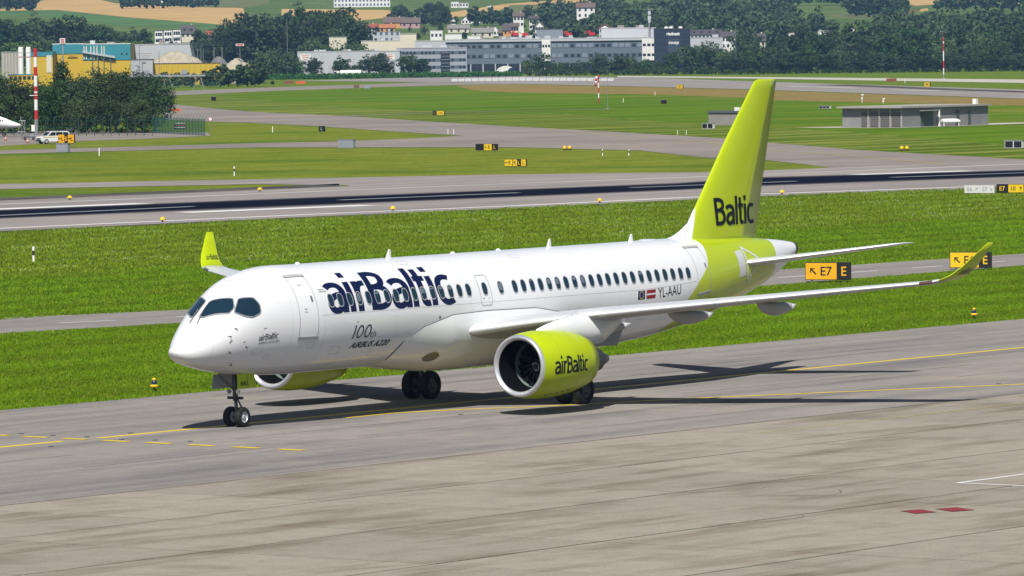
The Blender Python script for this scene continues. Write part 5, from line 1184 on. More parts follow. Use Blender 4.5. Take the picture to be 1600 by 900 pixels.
for k, px in enumerate((735, 741.5, 748, 755, 762, 768)):
    nmc, cc = cols[k % 5]; p = base(px, 2300 + 6 * (k % 2)); r_ = thing('parked_car', '%s parked car %s' % (nmc, ['by the grey office corner', 'second from the grey office corner', 'between blue and dark cars', 'beside the white car', 'before the glazed hall', 'beside the arched tent'][k]), 'car', tuple(p), YAWZ + rs.uniform(-.4, .4), 'cars before the office')
    MB().loft([[(x, y, z) for x, z in ((-2.1, .3), (-2.1, .8), (-1.3, .95), (-.7, 1.42), (.9, 1.45), (1.7, .95), (2.1, .85), (2.1, .3))] for y in (-.85, .85)]).build('body', mat('car_' + nmc.replace(' ', '_'), cc, .3, coat=.5), r_)
    MB().box((.05, 0, 1.16), (1.9, 1.76, .34)).build('glass', WIN, r_)
    for x in (-1.3, 1.3): MB().lathe([(.1, -.92), (.33, -.92), (.33, .92), (.1, .92)], (x, 0, .33), 'Y', 10).build('wheel_pair', RUBBER, r_)
p = base(545, 2262); r_ = thing('tanker_lorry', 'white tanker lorry on the road before the warehouse', 'lorry', tuple(p), YAWZ)
MB().lathe([(.001, -3.2), (1.0, -3.15), (1.12, -2.9), (1.12, 5.0), (1.0, 5.2), (.001, 5.25)], (0, 0, 1.95), 'X', 16).build('tank', WWH, r_, smooth=True); MB().box((-4.6, 0, 1.6), (2.1, 2.3, 2.3)).build('cab', WWH, r_); MB().box((-5.1, -1.1, 2.1), (.9, .2, .8)).build('cab_window', WIN, r_); MB().box((0, 0, .8), (10.4, 1.0, .3)).build('chassis', SK, r_)
for x in (-4.5, 2.2, 3.4, 4.6): MB().lathe([(.1, -1.1), (.5, -1.1), (.5, 1.1), (.1, 1.1)], (x, 0, .5), 'Y', 12).build('axle_wheels', RUBBER, r_)
# red machines parked above the office roof line
for k, (px, yb, lb) in enumerate(((807, 56.5, 'red excavator with folded boom behind the office roof'), (821.5, 57, 'red digger with white cab behind the office roof'), (868, 57, 'red and orange round drill machine before the slate box'), (889.5, 56.5, 'red loader beside the slate box'), (926, 56, 'red loader beside the gabled shed'))):
    p = base(px, 2520); zz = ztop(px, yb, 2520); r_ = thing('red_machine', lb, 'machine', (p[0], p[1], p[2]), YAWZ)
    MB().box((0, 0, (zz - p[2]) / 2 - .2), (4.6, 4., zz - p[2] + .4 - .8)).build('deck', WGY, r_); z0 = zz - p[2] - .4
    MB().box((0, 0, z0 + .35), (3.0, 1.8, .6)).build('tracks', SK, r_); MB().box((.2, 0, z0 + 1.3), (2.6, 1.7, 1.3)).build('body', REDP, r_); MB().box((-.9, 0, z0 + 2.2), (1.0, 1.4, 1.1)).build('cab', POSTW if k == 1 else REDP, r_)
    MB().tube([(-1.2, 0, z0 + 1.5), (-2.6, 0, z0 + 2.6), (-3.3, 0, z0 + 1.2)] if k != 2 else [(.8, 0, z0 + 1.6), (1.8, 0, z0 + 2.6)], .22, 6).build('boom', REDP, r_)
    if k == 2: MB().lathe([(.3, -.4), (1.3, -.4), (1.3, .4), (.3, .4)], (.9, 0, z0 + 1.7), 'Y', 14).build('drum', ORG, r_)
house(912, 930, 44, 62, 'pale gabled shed beside the red loader', WCR, RLT, True)

# --- gravel works on the left
r_, W, Hh = flat('plant_hall', 'teal and yellow industrial hall with sloping conveyor behind the banded mast', 84, 131, 69, 2000, 18, WYE, WWH)
MB().box((0, -.1, Hh - 1.7), (W, .3, 3.3)).build('teal_cladding', WTE, r_)
MB().box((W * .16, -.3, Hh - 4.1), (3.4, .3, 1.0)).build('name_board', WYE, r_); lettering('Ebiox', lambda u, v: (W * .16 - 1.2 + 2.4 * u, -.47, Hh - 4.4 + .55 * v), mat('brown_text', (.25, .10, .02), .6), r_, bold=.02)
r_, W, Hh = flat('plant_hall', 'teal hall with pale pilasters and yellow base joined to the yellow hall', 131, 205.5, 69, 1990, 22, WYE, WWH)
MB().box((0, -.1, Hh - 2.8), (W, .3, 5.4)).build('teal_cladding', WTE, r_)
for f in (-.47, -.42, -.33, -.26, -.2, -.1, -.05): MB().box((f * W, -.35, Hh - 2.9), (.35, .3, 4.6)).build('pilaster', WCR, r_)
for f in (.32, .42): MB().box((f * W, -.3, Hh - 3.4), (.5, .15, .7)).build('window', WIN, r_)
MB().loft([[(-W * .5, -1.6, Hh - 2.9), (-W * .5, -1.6, Hh - 2.3), (-W * .5, -.5, Hh - 2.3), (-W * .5, -.5, Hh - 2.9)], [(W * .18, -1.6, Hh - 4.9), (W * .18, -1.6, Hh - 4.2), (W * .18, -.5, Hh - 4.2), (W * .18, -.5, Hh - 4.9)]]).build('conveyor', WLG, r_)
for f in (-.3, -.18, -.06, .08): MB().tube([(f * W, -1.1, 0), (f * W, -1.1, Hh - 3.4 - (f + .5) * 2.6)], .12, 6).build('conveyor_leg', LEGM, r_)
r_, W, Hh = flat('plant_hall', 'yellow low wing with teal top beside the white silos', 50, 84, 82, 1985, 14, WYE, WTE)
MB().box((0, -.08, Hh - .7), (W, .2, 1.3)).build('teal_band', WTE, r_); MB().box((-W * .42, -.12, 1.5), (1.6, .15, 3)).build('door', SK, r_); MB().box((W * .33, -.12, Hh - 4), (1.8, .15, 6)).build('pale_strip', WCR, r_)
for px in (34, 46):
    p = base(px, 1960); zt = ztop(px, 73.5, 1960); r_ = thing('silo', ['tall white silo beside the grey concrete bunker', 'tall white silo beside the yellow low wing'][px > 40], 'silo', tuple(p), YAWZ, 'white silos')
    MB().lathe([(.88, 0), (.88, zt - .5), (.7, zt), (.001, zt + .05)], (0, 0, 0), 'Z', 20).build('tank', WWH, r_, smooth=True)
    for zz, rr_ in ((zt - 3.6, .9),):
        m_ = MB(); m_.loft([[(.9 * math.sin(a_), -.9 * math.cos(a_) - .004, zz + h_) for a_ in np.linspace(-.8, .8, 9)] for h_ in (0, .35)], False, False).build('red_mark', mat('faded_red', (.45, .12, .14), .6), r_)
        m_ = MB(); m_.loft([[(.9 * math.sin(a_), -.9 * math.cos(a_) - .004, zz + 1.5 + h_) for a_ in np.linspace(-.6, .6, 9)] for h_ in (0, .22)], False, False).build('grey_mark', SGREY, r_)
r_, W, Hh = flat('concrete_bunker', 'grey ribbed concrete bunker beside the white silos', 4, 33, 82, 1975, 12, mat('bunker_concrete', (.42, .39, .33), .9, var=(.4, .1)), CONCT)
for i in range(7): MB().box((-W / 2 + W * i / 6, -.1, Hh / 2), (.22, .2, Hh)).build('rib', CONCW, r_)
r_, W, Hh = flat('low_office', 'low blue roofed office at the foot of the silos', 15, 57, 117, 1900, 8, WYE, mat('blue_roof', (.06, .22, .34), .6)); wins(r_, [-W / 2 + W * (i + .5) / 6 for i in range(6)], Hh - 1.6, Hh - .4, 1.1)
p = base(97, 1992); r_ = thing('roof_sign', 'round topped red and white sign on the teal hall roof', 'sign', (p[0], p[1], p[2]), YAWZ); zz = ztop(97, 68.4, 1992)
MB().box((0, 8, zz / 2), (.5, .5, zz)).build('mast', LEGM, r_); MB().box((0, 7.6, zz + 1.0), (1.9, .3, 1.9)).build('board', WWH, r_)
for k in range(3): MB().box((0, 7.42, zz + .5 + .5 * k), (1.3, .06, .3)).build('red_bar', REDP, r_)
r_, W, Hh = flat('storage_hall', 'white grey storage hall with sloping end beside the gravel heap', 205.5, 298, 69.5, 2010, 20, WLG, RLT)
MB().loft([[(W / 2, 0, 0), (W / 2 + 2.6, 0, 0), (W / 2, 0, Hh)], [(W / 2, 20, 0), (W / 2 + 2.6, 20, 0), (W / 2, 20, Hh)]]).build('sloping_end', WLG, r_)
for i in range(1, 14): MB().box((-W / 2 + W * i / 14, -.02, Hh / 2), (.07, .06, Hh)).build('cladding_rib', mat('rib_grey', (.45, .46, .48), .7), r_)
for k in range(3): MB().box((-W * .27, -.05, Hh - 3 - .8 * k), (5.5 - k, .04, .3)).build('faint_text', mat('faint_lettering', (.42, .42, .43), .7), r_)
p = base(286, 1970); r_ = thing('gravel_heap', 'pale heap of crushed stone behind the yellow wall', 'heap', tuple(p), YAWZ); GRV = mat('crushed_stone', (.42, .37, .28), .95, var=(.5, .25), bump=(1.2, 1., .6)); rs = random.Random(3)
def heap(w_, h_, dp, zb):
    rr = []
    for i in range(9):
        f = i / 8; k_ = max(1 - f, .02); rr.append([(w_ / 2 * (k_ ** .6) * math.cos(q_) * rs.uniform(.86, 1.12) - .08 * w_ * f, dp / 2 * (k_ ** .8) * math.sin(q_) * rs.uniform(.9, 1.08), zb + h_ * f ** .85 + rs.uniform(-.4, .4)) for q_ in (2 * math.pi * k / 28 for k in range(28))])
    return MB().loft(rr)
zt = ztop(286, 80.5, 1970); heap(32, zt, 20, 0).build('heap', GRV, r_, smooth=True)
p = base(378, 1980); r_ = thing('gravel_heap', 'small pale gravel heap under the company sign pole', 'heap', tuple(p), YAWZ); heap(17, ztop(378, 91.5, 1980), 12, 0).build('heap', GRV, r_, smooth=True)
p = base(347, 2010); r_ = thing('gravel_heap', 'dark grey heap between the stone heap and the sign pole', 'heap', tuple(p), YAWZ); heap(13, ztop(347, 89, 2010), 8, 0).build('heap', mat('grey_stone', (.17, .16, .16), .95, var=(.6, .2)), r_, smooth=True)
r_, W, Hh = flat('yellow_wall', 'long yellow retaining wall before the stone heap', 240, 345, 99.3, 1950, .6, WYE, RDK, cat='wall')
for i in range(12): MB().box((-W / 2 + W * (i + .5) / 12, -.1, Hh / 2), (.2, .15, Hh)).build('stay', mat('stained_yellow', (.45, .32, .03), .8), r_)
r_, W, Hh = flat('grey_machine_house', 'grey machine house at the end of the yellow wall', 206, 240, 93.5, 1945, 6, WGY, RDK, 1, 3, zfirst=2.5)
# conveyor bridge
r_, W, Hh = site('conveyor_bridge', 'dark steel conveyor bridge on trestle legs behind the birch trees', 'bridge', 190, 322, 116, 1700)
MB().box((0, 0, Hh - .5), (W, 1.2, .5)).build('deck', SGREY, r_); MB().box((0, -.6, Hh), (W, .06, .08)).build('rail', LEGM, r_)
for x in (W * .42, W * .05): 
    for s in (-1, 1): MB().tube([(x + s * .4, 0, Hh - .6), (x + s * 1.6, 0, 0)], .14, 6).build('trestle_leg', LEGM, r_)
for x in (-W * .2, W * .25): MB().box((x, .5, Hh + .6), (1.8, .5, 1.2)).build('idler', SGREY, r_)
# poles
def pole(px, yt, d, label, h_=None, r0=.16, m=None, name='lamp_post', head=True):
    p = base(px, d); zt = ztop(px, yt, d) - p[2]; r_ = thing(name, label, 'pole', tuple(p), YAWZ); MB().tube([(0, 0, 0), (0, 0, zt)], [r0, r0 * .6], 6).build('shaft', m or LEGM, r_)
    if head: MB().box((.5, 0, zt), (1.3, .25, .15)).build('lamp_head', SGREY, r_)
    return r_, zt
pole(450.5, 32, 2400, 'very tall grey pole rising before the dark round trees', head=False); pole(444.5, 90, 2260, 'grey lamp post at the road before the willow trees')
pole(219.5, 71, 1940, 'dark lamp post before the white grey hall'); pole(250, 80, 1940, 'dark brown post beside the stone heap', head=False)
for x in (310, 315.5, 319): pole(x, 76, 1990, 'slim grey post behind the stone heap', head=False, name='slim_post')[0]['group'] = 'slim posts behind the stone heap'
for x in (336, 348.5): pole(x, 74, 1985, 'stout grey post beside the dark heap', head=False, r0=.22, name='stout_post')[0]['group'] = 'stout posts by the dark heap'
r_, zt = pole(376.5, 70, 1975, 'grey pole carrying a red and white company board above the gravel', name='sign_pole', head=False); MB().box((0, -.1, zt), (2.8, .2, .75)).build('board', WWH, r_); MB().box((0, -.22, zt), (2.3, .05, .4)).build('red_band', REDP, r_)
for x, y, lb in ((574, 80, 'lamp post beside the sign board end of the warehouse'), (554, 93, 'lamp post before the tanker lorry'), (626.5, 85, 'lamp post at the grey office corner'), (1151, 30, 'thin tall pole above the grey block'), (503, 88, 'lamp post before the warehouse door')): pole(x, y, 2280, lb, r0=.12)
pole(643.5, 42, 2445, 'thin roof pole on the cream tower block', head=False, r0=.1)

# --- houses
for a in ((564, 589, 37.5, 50, 'red roofed house with white gable below the wheat field', WWH, RRD), (593, 617, 38, 50, 'orange roofed house beside the red roofed house', WOR, ROR), (600, 632, 27, 44, 'wide dark roofed house above the orange roofed one', WOR, RBR), (627, 656, 28, 44, 'dark brown roofed house with broad eaves', WPK, RBR)): house(*a, depth=9)
house(721, 737, 24, 37, 'white gable house with dark roof below the upper field', WWH, RDK, True); house(735, 757, 17.5, 36, 'long dark roofed house behind the white gable', WWH, RDK)
house(705, 712, 32, 38.5, 'tiny white gable house among trees', WWH, RBR, True); house(700, 733, 39, 51, 'wide grey roofed hall above the white modern houses', WCR, RGY, depth=12); house(737, 771, 44, 59, 'long grey hipped roof house above the office', WCR, RGY, depth=12)
house(766, 781, 40, 56, 'white gable house with dark roof above the office end', WWH, RDK, True); house(786, 810, 37.5, 58, 'orange walled house with dark roof above the office', WOR, RDK); house(779, 788, 47, 58, 'small red shed beside the orange house', mat('shed_red', (.45, .08, .03), .7), RBR)
house(838, 851, 33.5, 47, 'narrow white gable house with grey roof among dark trees', WWH, RGY, True, d=2640); house(804, 820, 20.5, 31, 'white house with brown roof at the forest edge', WWH, RBR, d=2900); house(829, 843, 25, 33, 'dark roofed cottage at the forest edge', WWH, RDK, d=2850); house(800, 812, 36.5, 46, 'brown roofed house at the end of the village', WCR, RBR, d=2650)
house(903, 931, 5, 19, 'big brown roofed farmhouse half hidden by forest', WWH, RBR, d=2900); house(938, 955, 38, 48, 'small red brown roofed house at the forest foot', WWH, RRD, True, d=2600)
house(763, 768, 10, 25, 'narrow white house among conifers', WWH, RLT)
r_, W, Hh = flat('apartment_row', 'long white apartment row on the hilltop above the wheat', 524, 612, -3, -11, 12, WWH, RBR, 2, 16, WINL, fh=3.0, zfirst=1.0)
for a in ((707, 719, 3, 'white modern villa on the upper slope'), (720, 734, 5, 'white flat-roofed villa beside the upper slope villa')): flat('modern_house', a[3], a[0], a[1], a[2], -12, 9, WWH, RLT, 1, 3, cat='house', zfirst=1.2)
flat('modern_house', 'white barn on the skyline above the wheat field', 241, 258, -3, -4, 9, WWH, RLT, cat='house')
for k, (a_, b_, y, lb) in enumerate(((244, 256, 48.5, 'white apartment cube with terraces'), (258, 271, 47.5, 'white apartment cube in the middle of its row'), (272, 284, 46.5, 'white apartment cube beside the beige house'))):
    r_, W, Hh = flat('apartment_block', lb + ' above the gravel works', a_, b_, y, -72, 10, WWH, RDK, 0, group='white apartment cubes')
    for fl in range(3): wins(r_, [W * -.28, W * .02, W * .3], Hh - 2.6 - 3 * fl, Hh - .9 - 3 * fl, 1.0)
    MB().box((-W * .2, -.6, Hh - 4.3), (W * .45, 1.2, .2)).build('balcony', WLG, r_); MB().box((-W * .2, -.6, Hh - 7.3), (W * .45, 1.2, .2)).build('balcony', WLG, r_)
house(283, 304, 39.5, 66, 'beige house with steep dark roof and skylight', WCR, RDK, dorm=2); house(216, 225, 52, 66, 'small white house beside a dark fir', WWH, RGY, True); house(322, 332, 48.5, 61, 'small pink house among dark trees', WPK, RRD)
house(1080, 1128, 47, 62, 'long dark roofed terrace with white walls right of the tower', WWH, RDK, d=2600, nw=8, dorm=4); house(1153, 1180, 52, 84, 'big beige gable end of a dark roofed house', WCR, RDK, True, d=2560, depth=22); house(1176, 1197, 53, 76, 'dark tiled roof with small white dormers behind the beige gable', WCR, RDK, d=2575, dorm=3)
house(1128, 1150, 50, 66, 'white ended dark roofed house behind the willow', WWH, RDK, d=2590)
for a_, b_, y, lb in ((1234, 1246, 52, 'white gable peeping over the tree belt'), (1280, 1299, 48.5, 'long white wall peeping over the tree belt'), (1327, 1336, 45, 'small white block peeping over the tree belt'), (1469, 1478, 47, 'white upper storey behind the tree belt'), (1478, 1494, 50, 'white lower storey behind the tree belt')): flat('white_house', lb, a_, b_, y, 2480, 9, WWH, RLT, 1, 3, WINL, cat='house', zfirst=9)
# ================================================================== TREES
LEAF = mat('leaf_dark', (.042, .074, .024), .7, attr='tint', spec=.2); BARK = mat('bark', (.10, .085, .07), .9, var=(2., .2)); BIRCH = mat('birch_bark', (.35, .34, .31), .9, var=(2., .3))
def translucent(m, k):
    t = m.node_tree; b = t.nodes['Principled BSDF']; src = b.inputs['Base Color'].links[0].from_socket
    tl = t.nodes.new('ShaderNodeBsdfTranslucent'); ms = t.nodes.new('ShaderNodeMixShader'); ms.inputs[0].default_value = k
    t.links.new(src, tl.inputs[0]); t.links.new(b.outputs[0], ms.inputs[1]); t.links.new(tl.outputs[0], ms.inputs[2]); t.links.new(ms.outputs[0], t.nodes['Material Output'].inputs[0])
def per_tree(m):
    t = m.node_tree; b = t.nodes['Principled BSDF']; src = b.inputs['Base Color'].links[0].from_socket; oi = t.nodes.new('ShaderNodeObjectInfo'); h = t.nodes.new('ShaderNodeHueSaturation')
    for k, (a0, a1, o) in {'Value': (.72, 1.45, 1.), 'Hue': (.475, .515, 7.13), 'Saturation': (.75, 1.1, 3.37)}.items():
        w_ = t.nodes.new('ShaderNodeMath'); w_.operation = 'MULTIPLY'; w_.inputs[1].default_value = o; fr = t.nodes.new('ShaderNodeMath'); fr.operation = 'FRACT'; r = t.nodes.new('ShaderNodeMapRange'); r.inputs[3].default_value = a0; r.inputs[4].default_value = a1
        t.links.new(oi.outputs['Random'], w_.inputs[0]); t.links.new(w_.outputs[0], fr.inputs[0]); t.links.new(fr.outputs[0], r.inputs[0]); t.links.new(r.outputs[0], h.inputs[k])
    t.links.new(src, h.inputs['Color']); t.links.new(h.outputs[0], b.inputs['Base Color'])
per_tree(LEAF); translucent(LEAF, .25)
def leaf_mesh(rng, clumps, k, leaf, tint, flatten=.8):
    """clumps: (n,4) centres and radii; k leaf quads in each"""
    n = len(clumps); N_ = n * k
    c = np.repeat(clumps[:, :3], k, 0); r = np.repeat(clumps[:, 3], k)
    d = rng.normal(size=(N_, 3)); d /= np.linalg.norm(d, axis=1)[:, None]; rad = r * rng.uniform(.35, 1.0, N_) ** .6
    p = c + d * rad[:, None] * np.array([1, 1, flatten])
    nrm = d + rng.normal(size=(N_, 3)) * .7; nrm[:, 2] += .25; nrm /= np.linalg.norm(nrm, axis=1)[:, None]
    a = np.cross(nrm, rng.normal(size=(N_, 3))); a /= np.linalg.norm(a, axis=1)[:, None]; b_ = np.cross(nrm, a)
    s = leaf * rng.uniform(.6, 1.25, N_)[:, None]
    V = np.stack([p - a * s - b_ * s * .6, p + a * s - b_ * s * .6, p + a * s * .7 + b_ * s * .7, p - a * s * .7 + b_ * s * .7], 1).reshape(-1, 3)
    ct = np.repeat(tint * rng.uniform(.72, 1.32, (n, 1)) * (1 + rng.normal(size=(n, 3)) * .06), k, 0) * rng.uniform(.8, 1.2, (N_, 1))
    return V, np.repeat(ct, 4, 0)
def quads_obj(name, V, T, m, parent=None):
    me = bpy.data.meshes.new(name); n = len(V); me.vertices.add(n); me.vertices.foreach_set('co', V.astype(np.float32).ravel())
    me.loops.add(n); me.loops.foreach_set('vertex_index', np.arange(n, dtype=np.int32)); me.polygons.add(n // 4); me.polygons.foreach_set('loop_start', np.arange(0, n, 4, dtype=np.int32))
    try: me.polygons.foreach_set('loop_total', np.full(n // 4, 4, np.int32))
    except Exception: pass
    me.update(); me.validate(); attr_col(me, 'tint', T); me.materials.append(m); return link(name, me, parent) if name else me
def crown_clumps(rng, n, rx, rz, z0, shape='round'):
    """clump centres filling an uneven crown of unit height"""
    out = []
    lob = [(rng.uniform(-.5, .5) * rx, rng.uniform(-.5, .5) * rx, z0 + rz * rng.uniform(.5, 1.5), rng.uniform(.5, .8)) for _ in range(5)]
    while len(out) < n:
        if shape == 'cone':
            f = rng.random() ** .7; z = z0 + (1 - f) * rz * 2; rr = rx * (f * .95 + .05) * rng.uniform(.55, 1.05); t_ = rng.uniform(0, 6.283); out.append((rr * math.cos(t_), rr * math.sin(t_), z - .06 * f, .07 + .06 * f)); continue
        d = rng.normal(size=3); d /= np.linalg.norm(d); u = rng.uniform(.25, 1) ** .45
        l_ = lob[int(rng.integers(5))]; s = l_[3] if rng.random() < .7 else 1.0
        c = np.array([d[0] * rx * u * s, d[1] * rx * u * s, d[2] * rz * u * s]) + (np.array([l_[0] * .7, l_[1] * .7, (l_[2] - z0 - rz) * .6]) if s < 1 else 0)
        z = z0 + rz + c[2]
        if z < z0 * .8: continue
        out.append((c[0], c[1], min(z, 1.0), rng.uniform(.07, .13) * (1.2 if shape == 'willow' else 1)))
    return np.array(out)
PROTO = {}
def proto(kind, seed, tint, rx=.33, n=70, k=20, leaf=.030, z0=.12, shape='round', bark=BARK, flatten=.8):
    rng = np.random.default_rng(seed); cl = crown_clumps(rng, n, rx, (1 - z0) / 2 * .93, z0, shape)
    V, T = leaf_mesh(rng, cl, k, leaf, np.array(tint), flatten); o = quads_obj('crown', V, T, LEAF)
    tb = MB(); tb.tube([(0, 0, 0), (.01, .005, .3), (0, 0, .75)], [.022, .016, .005], 7)
    for c in cl[:7]: tb.tube([(0, 0, max(c[2] - .25, .1)), (c[0] * .5, c[1] * .5, c[2] - .1), (c[0], c[1], c[2])], [.010, .006, .003], 5)
    tr_ = tb.build('trunk', bark); PROTO.setdefault(kind, []).append((o.data, tr_.data)); bpy.data.objects.remove(o); bpy.data.objects.remove(tr_)
D1, D2, W1, L1 = (.95, 1.0, 1.0), (.80, .95, 1.1), (1.55, 1.6, 1.55), (1.6, 1.75, 1.1)
for s_ in range(4): proto('dark', 10 + s_, D1, rx=.36 + .03 * s_, n=85, k=32, leaf=.024, z0=.03)
for s_ in range(2): proto('willow', 30 + s_, W1, rx=.46, n=70, k=32, leaf=.024, z0=.05, shape='willow')
for s_ in range(2): proto('light', 40 + s_, L1, rx=.42, n=65, k=20, z0=.08)
for s_ in range(2): proto('fir', 50 + s_, (.7, .85, .9), rx=.22, n=70, k=16, z0=.04, shape='cone', leaf=.025)
for s_ in range(4): proto('near', 60 + s_, (1.05, 1.12, 1.0), rx=.34 + .02 * s_, n=150, k=46, leaf=.0130, z0=.10, bark=BIRCH)
proto('nearfir', 70, (.6, .75, .75), rx=.26, n=170, k=24, leaf=.014, z0=.03, shape='cone')
for s_ in range(2): proto('bush', 80 + s_, (1.05, 1.2, .9), rx=.75, n=40, k=18, leaf=.06, z0=-.05)
_rt = random.Random(11)
def tree(kind, px, ytop, d, label, wide=1., group=None, name='tree', zmin=2.5):
    if d < 0: q_ = H(px, -d); d = float((q_ - CAM) @ FWD)
    p = base(px, d); Ht = max(ztop(px, ytop, d) - p[2], zmin); i = _rt.randrange(len(PROTO[kind])); r_ = thing(name, label, 'tree' if kind != 'bush' else 'bush', tuple(p), _rt.uniform(0, 6.28), group)
    r_.scale = (Ht * wide, Ht * wide, Ht); cm, tm = PROTO[kind][i]; link('crown', cm, r_); link('trunk', tm, r_); return r_
# birch clump behind the fence
for i, (px, yt, d) in enumerate(((-14, 104, 880), (14, 109, 885), (38, 128, 900), (70, 122, 905), (92, 118, 880), (118, 112, 890), (140, 103, 878), (160, 107, 900), (181, 101, 880), (204, 110, 875), (223, 109, 890), (241, 118, 872), (55, 150, 880), (128, 150, 868), (170, 148, 868), (210, 150, 866))):
    tree('near', px, yt, d, ['tall dark birch tree behind the long green fence', 'shorter dark birch tree pressed against the long green fence'][yt > 140], 1.15 if yt < 140 else 1.5, 'birch trees behind the green fence' if yt < 140 else 'short birch trees at the green fence')
tree('nearfir', 99, 85, 915, 'dark spruce rising above the birch trees by the mast')
for px in range(-20, 246, 19): tree('bush', px, 196 + 5 * math.sin(px), 868, 'low green bush at the foot of the birch trees', 1., 'bushes under the birch trees', 'bush', .8)
# belts behind the gravel works
for i, px in enumerate(range(-25, 235, 15)): tree('dark', px, 27 + 9 * math.sin(i * 1.9) + (10 if px > 150 else 0) + (12 if px > 185 else 0), 2620 + 30 * (i % 3), 'dark leafy tree in the belt above the gravel works', 1.05, 'tree belt above the gravel works')
for i, px in enumerate((20, 45, 70, 105, 128, 150, 172, 192, 205)): tree('light', px, 58 + 4 * math.sin(i * 2.3), 2560, 'lower mid green tree in front of the dark belt', 1.2, 'lower trees above the gravel works')
tree('fir', 228, 40, 2590, 'dark fir beside the small white house', 1.2); tree('fir', 236, 58, 2580, 'small dark fir beside the apartment cubes', 1.3); tree('fir', 310, 42, 2600, 'dark fir beside the beige house', 1.3); tree('fir', 320, 48, 2590, 'dark fir in front of the pink house', 1.4)
for px, yt in ((268, 61), (334, 44), (345, 50), (352, 20), (362, 45), (350, 58), (372, 55), (330, 62)): tree('dark', px, yt, 2540, 'dark tree beside the wheat field edge' if yt > 30 else 'tall ragged tree before the wheat field', .9 if yt > 30 else .6, 'dark trees by the wheat field' if yt > 30 else None)
# big dark trees of the middle
for px, yt, w_ in ((378, 30, 1.), (393, 8, 1.1), (410, 14, 1.1), (428, 20, 1.), (440, 34, 1.), (452, 30, .8), (468, 22, .9), (478, 2, .9), (494, 6, .9), (508, 12, .9), (525, 6, .9), (538, 4, .8), (552, 14, .9), (563, 26, .9), (485, 34, 1.), (515, 36, 1.), (545, 40, 1.)): tree('dark', px, yt, 2500 + _rt.uniform(-30, 30), 'tall dark round tree before the wheat field', w_, 'tall dark trees before the wheat')
for px, yt, yb in ((618, 8, 26), (628, 4, 26), (637, 12, 28), (662, 16, 36), (672, 0, 36), (686, -2, 38), (697, 6, 38), (703, 20, 38), (655, 24, 36), (680, 22, 42), (591, 40, 53), (642, 41, 50), (664, 40, 55), (690, 36, 50), (714, 24, 38), (758, 20, 36), (746, 28, 42), (612, 44, 54), (578, 52, 60), (728, 48, 62), (760, 40, 52), (655, 50, 62), (820, 14, 30), (828, 6, 32), (846, 8, 34), (855, 22, 40), (818, 34, 48), (862, 30, 46)):
    tree('dark', px, yt, -yb, 'dark village tree among the houses', 1. if yt > 20 else .85, 'village trees')
for px, yt in ((771, 8), (791, 9), (781, 16)): tree('fir', px, yt, -28, 'pointed dark conifer in the village', 1.2, 'village conifers')
for px, yt in ((770, 25), (783, 21), (797, 23), (812, 28)): tree('light', px, yt, -39, 'bright green garden tree in the village', 1.3, 'bright garden trees')
# willows and round trees on the road
for px, yt, w_ in ((410, 77, 1.2), (424, 72, 1.2), (440, 72, 1.1), (455, 78, 1.1)): tree('willow', px, yt, 2260, 'pale green willow beside the warehouse', w_, 'willows beside the warehouse')
for px, yt, w_ in ((484, 57, 1.1), (500, 60, 1.1), (555, 58, 1.2), (572, 66, 1.1), (528, 70, 1.)): tree('willow', px, yt, 2380, 'grey green tree behind the warehouse roof', w_, 'trees behind the warehouse')
for px, yt, w_, lb in ((491, 86, 1.1, 'round dark tree before the warehouse wall'), (535, 86, 1., 'round dark tree beside the warehouse door'), (578, 84, 1.1, 'bushy tree at the warehouse end'), (594, 78, 1.1, 'tall bushy tree between warehouse and office'), (606, 92, 1.2, 'low bushy tree beside the office'), (640, 80, 1.3, 'round green tree before the light grey office'), (661, 88, 1.3, 'wide dark tree before the light grey office'), (417, 92, 1.2, 'dark tree under the willows'), (466, 92, 1.1, 'dark tree at the warehouse corner'), (557, 98, 1.2, 'small tree behind the tanker lorry')): tree('dark' if 'dark' in lb or 'bushy' in lb else 'light', px, yt, 2270, lb, w_)
for px, yt, w_ in ((828, 90, 1.2), (846, 80, 1.2), (862, 98, 1.1), (876, 94, 1.1), (889, 96, 1.1), (908, 92, 1.1), (938, 81, 1.1), (951, 92, 1.1), (968, 83, 1.2), (984, 84, 1.2), (1000, 96, 1.2), (1014, 88, 1.1), (1030, 94, 1.2), (1048, 78, 1.2)): tree('dark' if px % 3 else 'willow', px, yt, 2250 + _rt.uniform(-15, 15), 'leafy tree standing before the long office block', w_, 'trees before the office block')
for px, yt in ((1072, 70), (1090, 63), (1108, 62), (1124, 70)): tree('willow', px, yt, 2250, 'broad grey green willow beside the glazed tower', 1.2, 'willows beside the glazed tower')
for i, px in enumerate(range(1136, 1640, 14)):
    yt = 58 + 16 * math.sin(i * 1.7) + (14 if px < 1230 else 0) - (8 if px > 1400 else 0); tree('dark' if i % 4 else 'willow', px, yt, 2240 + 25 * (i % 3), 'dark leafy tree in the belt beyond the far runway', 1.05, 'tree belt beyond the far runway')
for i, px in enumerate(range(1142, 1640, 17)): tree('dark', px, 84 + 7 * math.sin(i * 2.1), 2205, 'lower tree at the foot of the far tree belt', 1.4, 'lower trees of the far belt')
for i, px in enumerate((1165, 1250, 1300, 1345, 1390, 1420)): tree('dark', px, 26 + 6 * (i % 3) + (8 if px < 1250 else 0), 2420, 'taller round tree rising behind the far belt', .9, 'taller trees behind the far belt')
for i, px in enumerate(range(830, 1140, 12)): tree('bush', px, 106 + 2.5 * math.sin(i * 1.3), 2225, 'low bush along the far runway edge', 1., 'bushes along the far runway', 'bush', 1.)
for i, px in enumerate(range(1136, 1650, 11)): tree('bush', px, 107 + 3 * math.sin(i * 1.7), 2195, 'low bush at the edge of the far belt', 1., 'bushes of the far belt', 'bush', 1.)
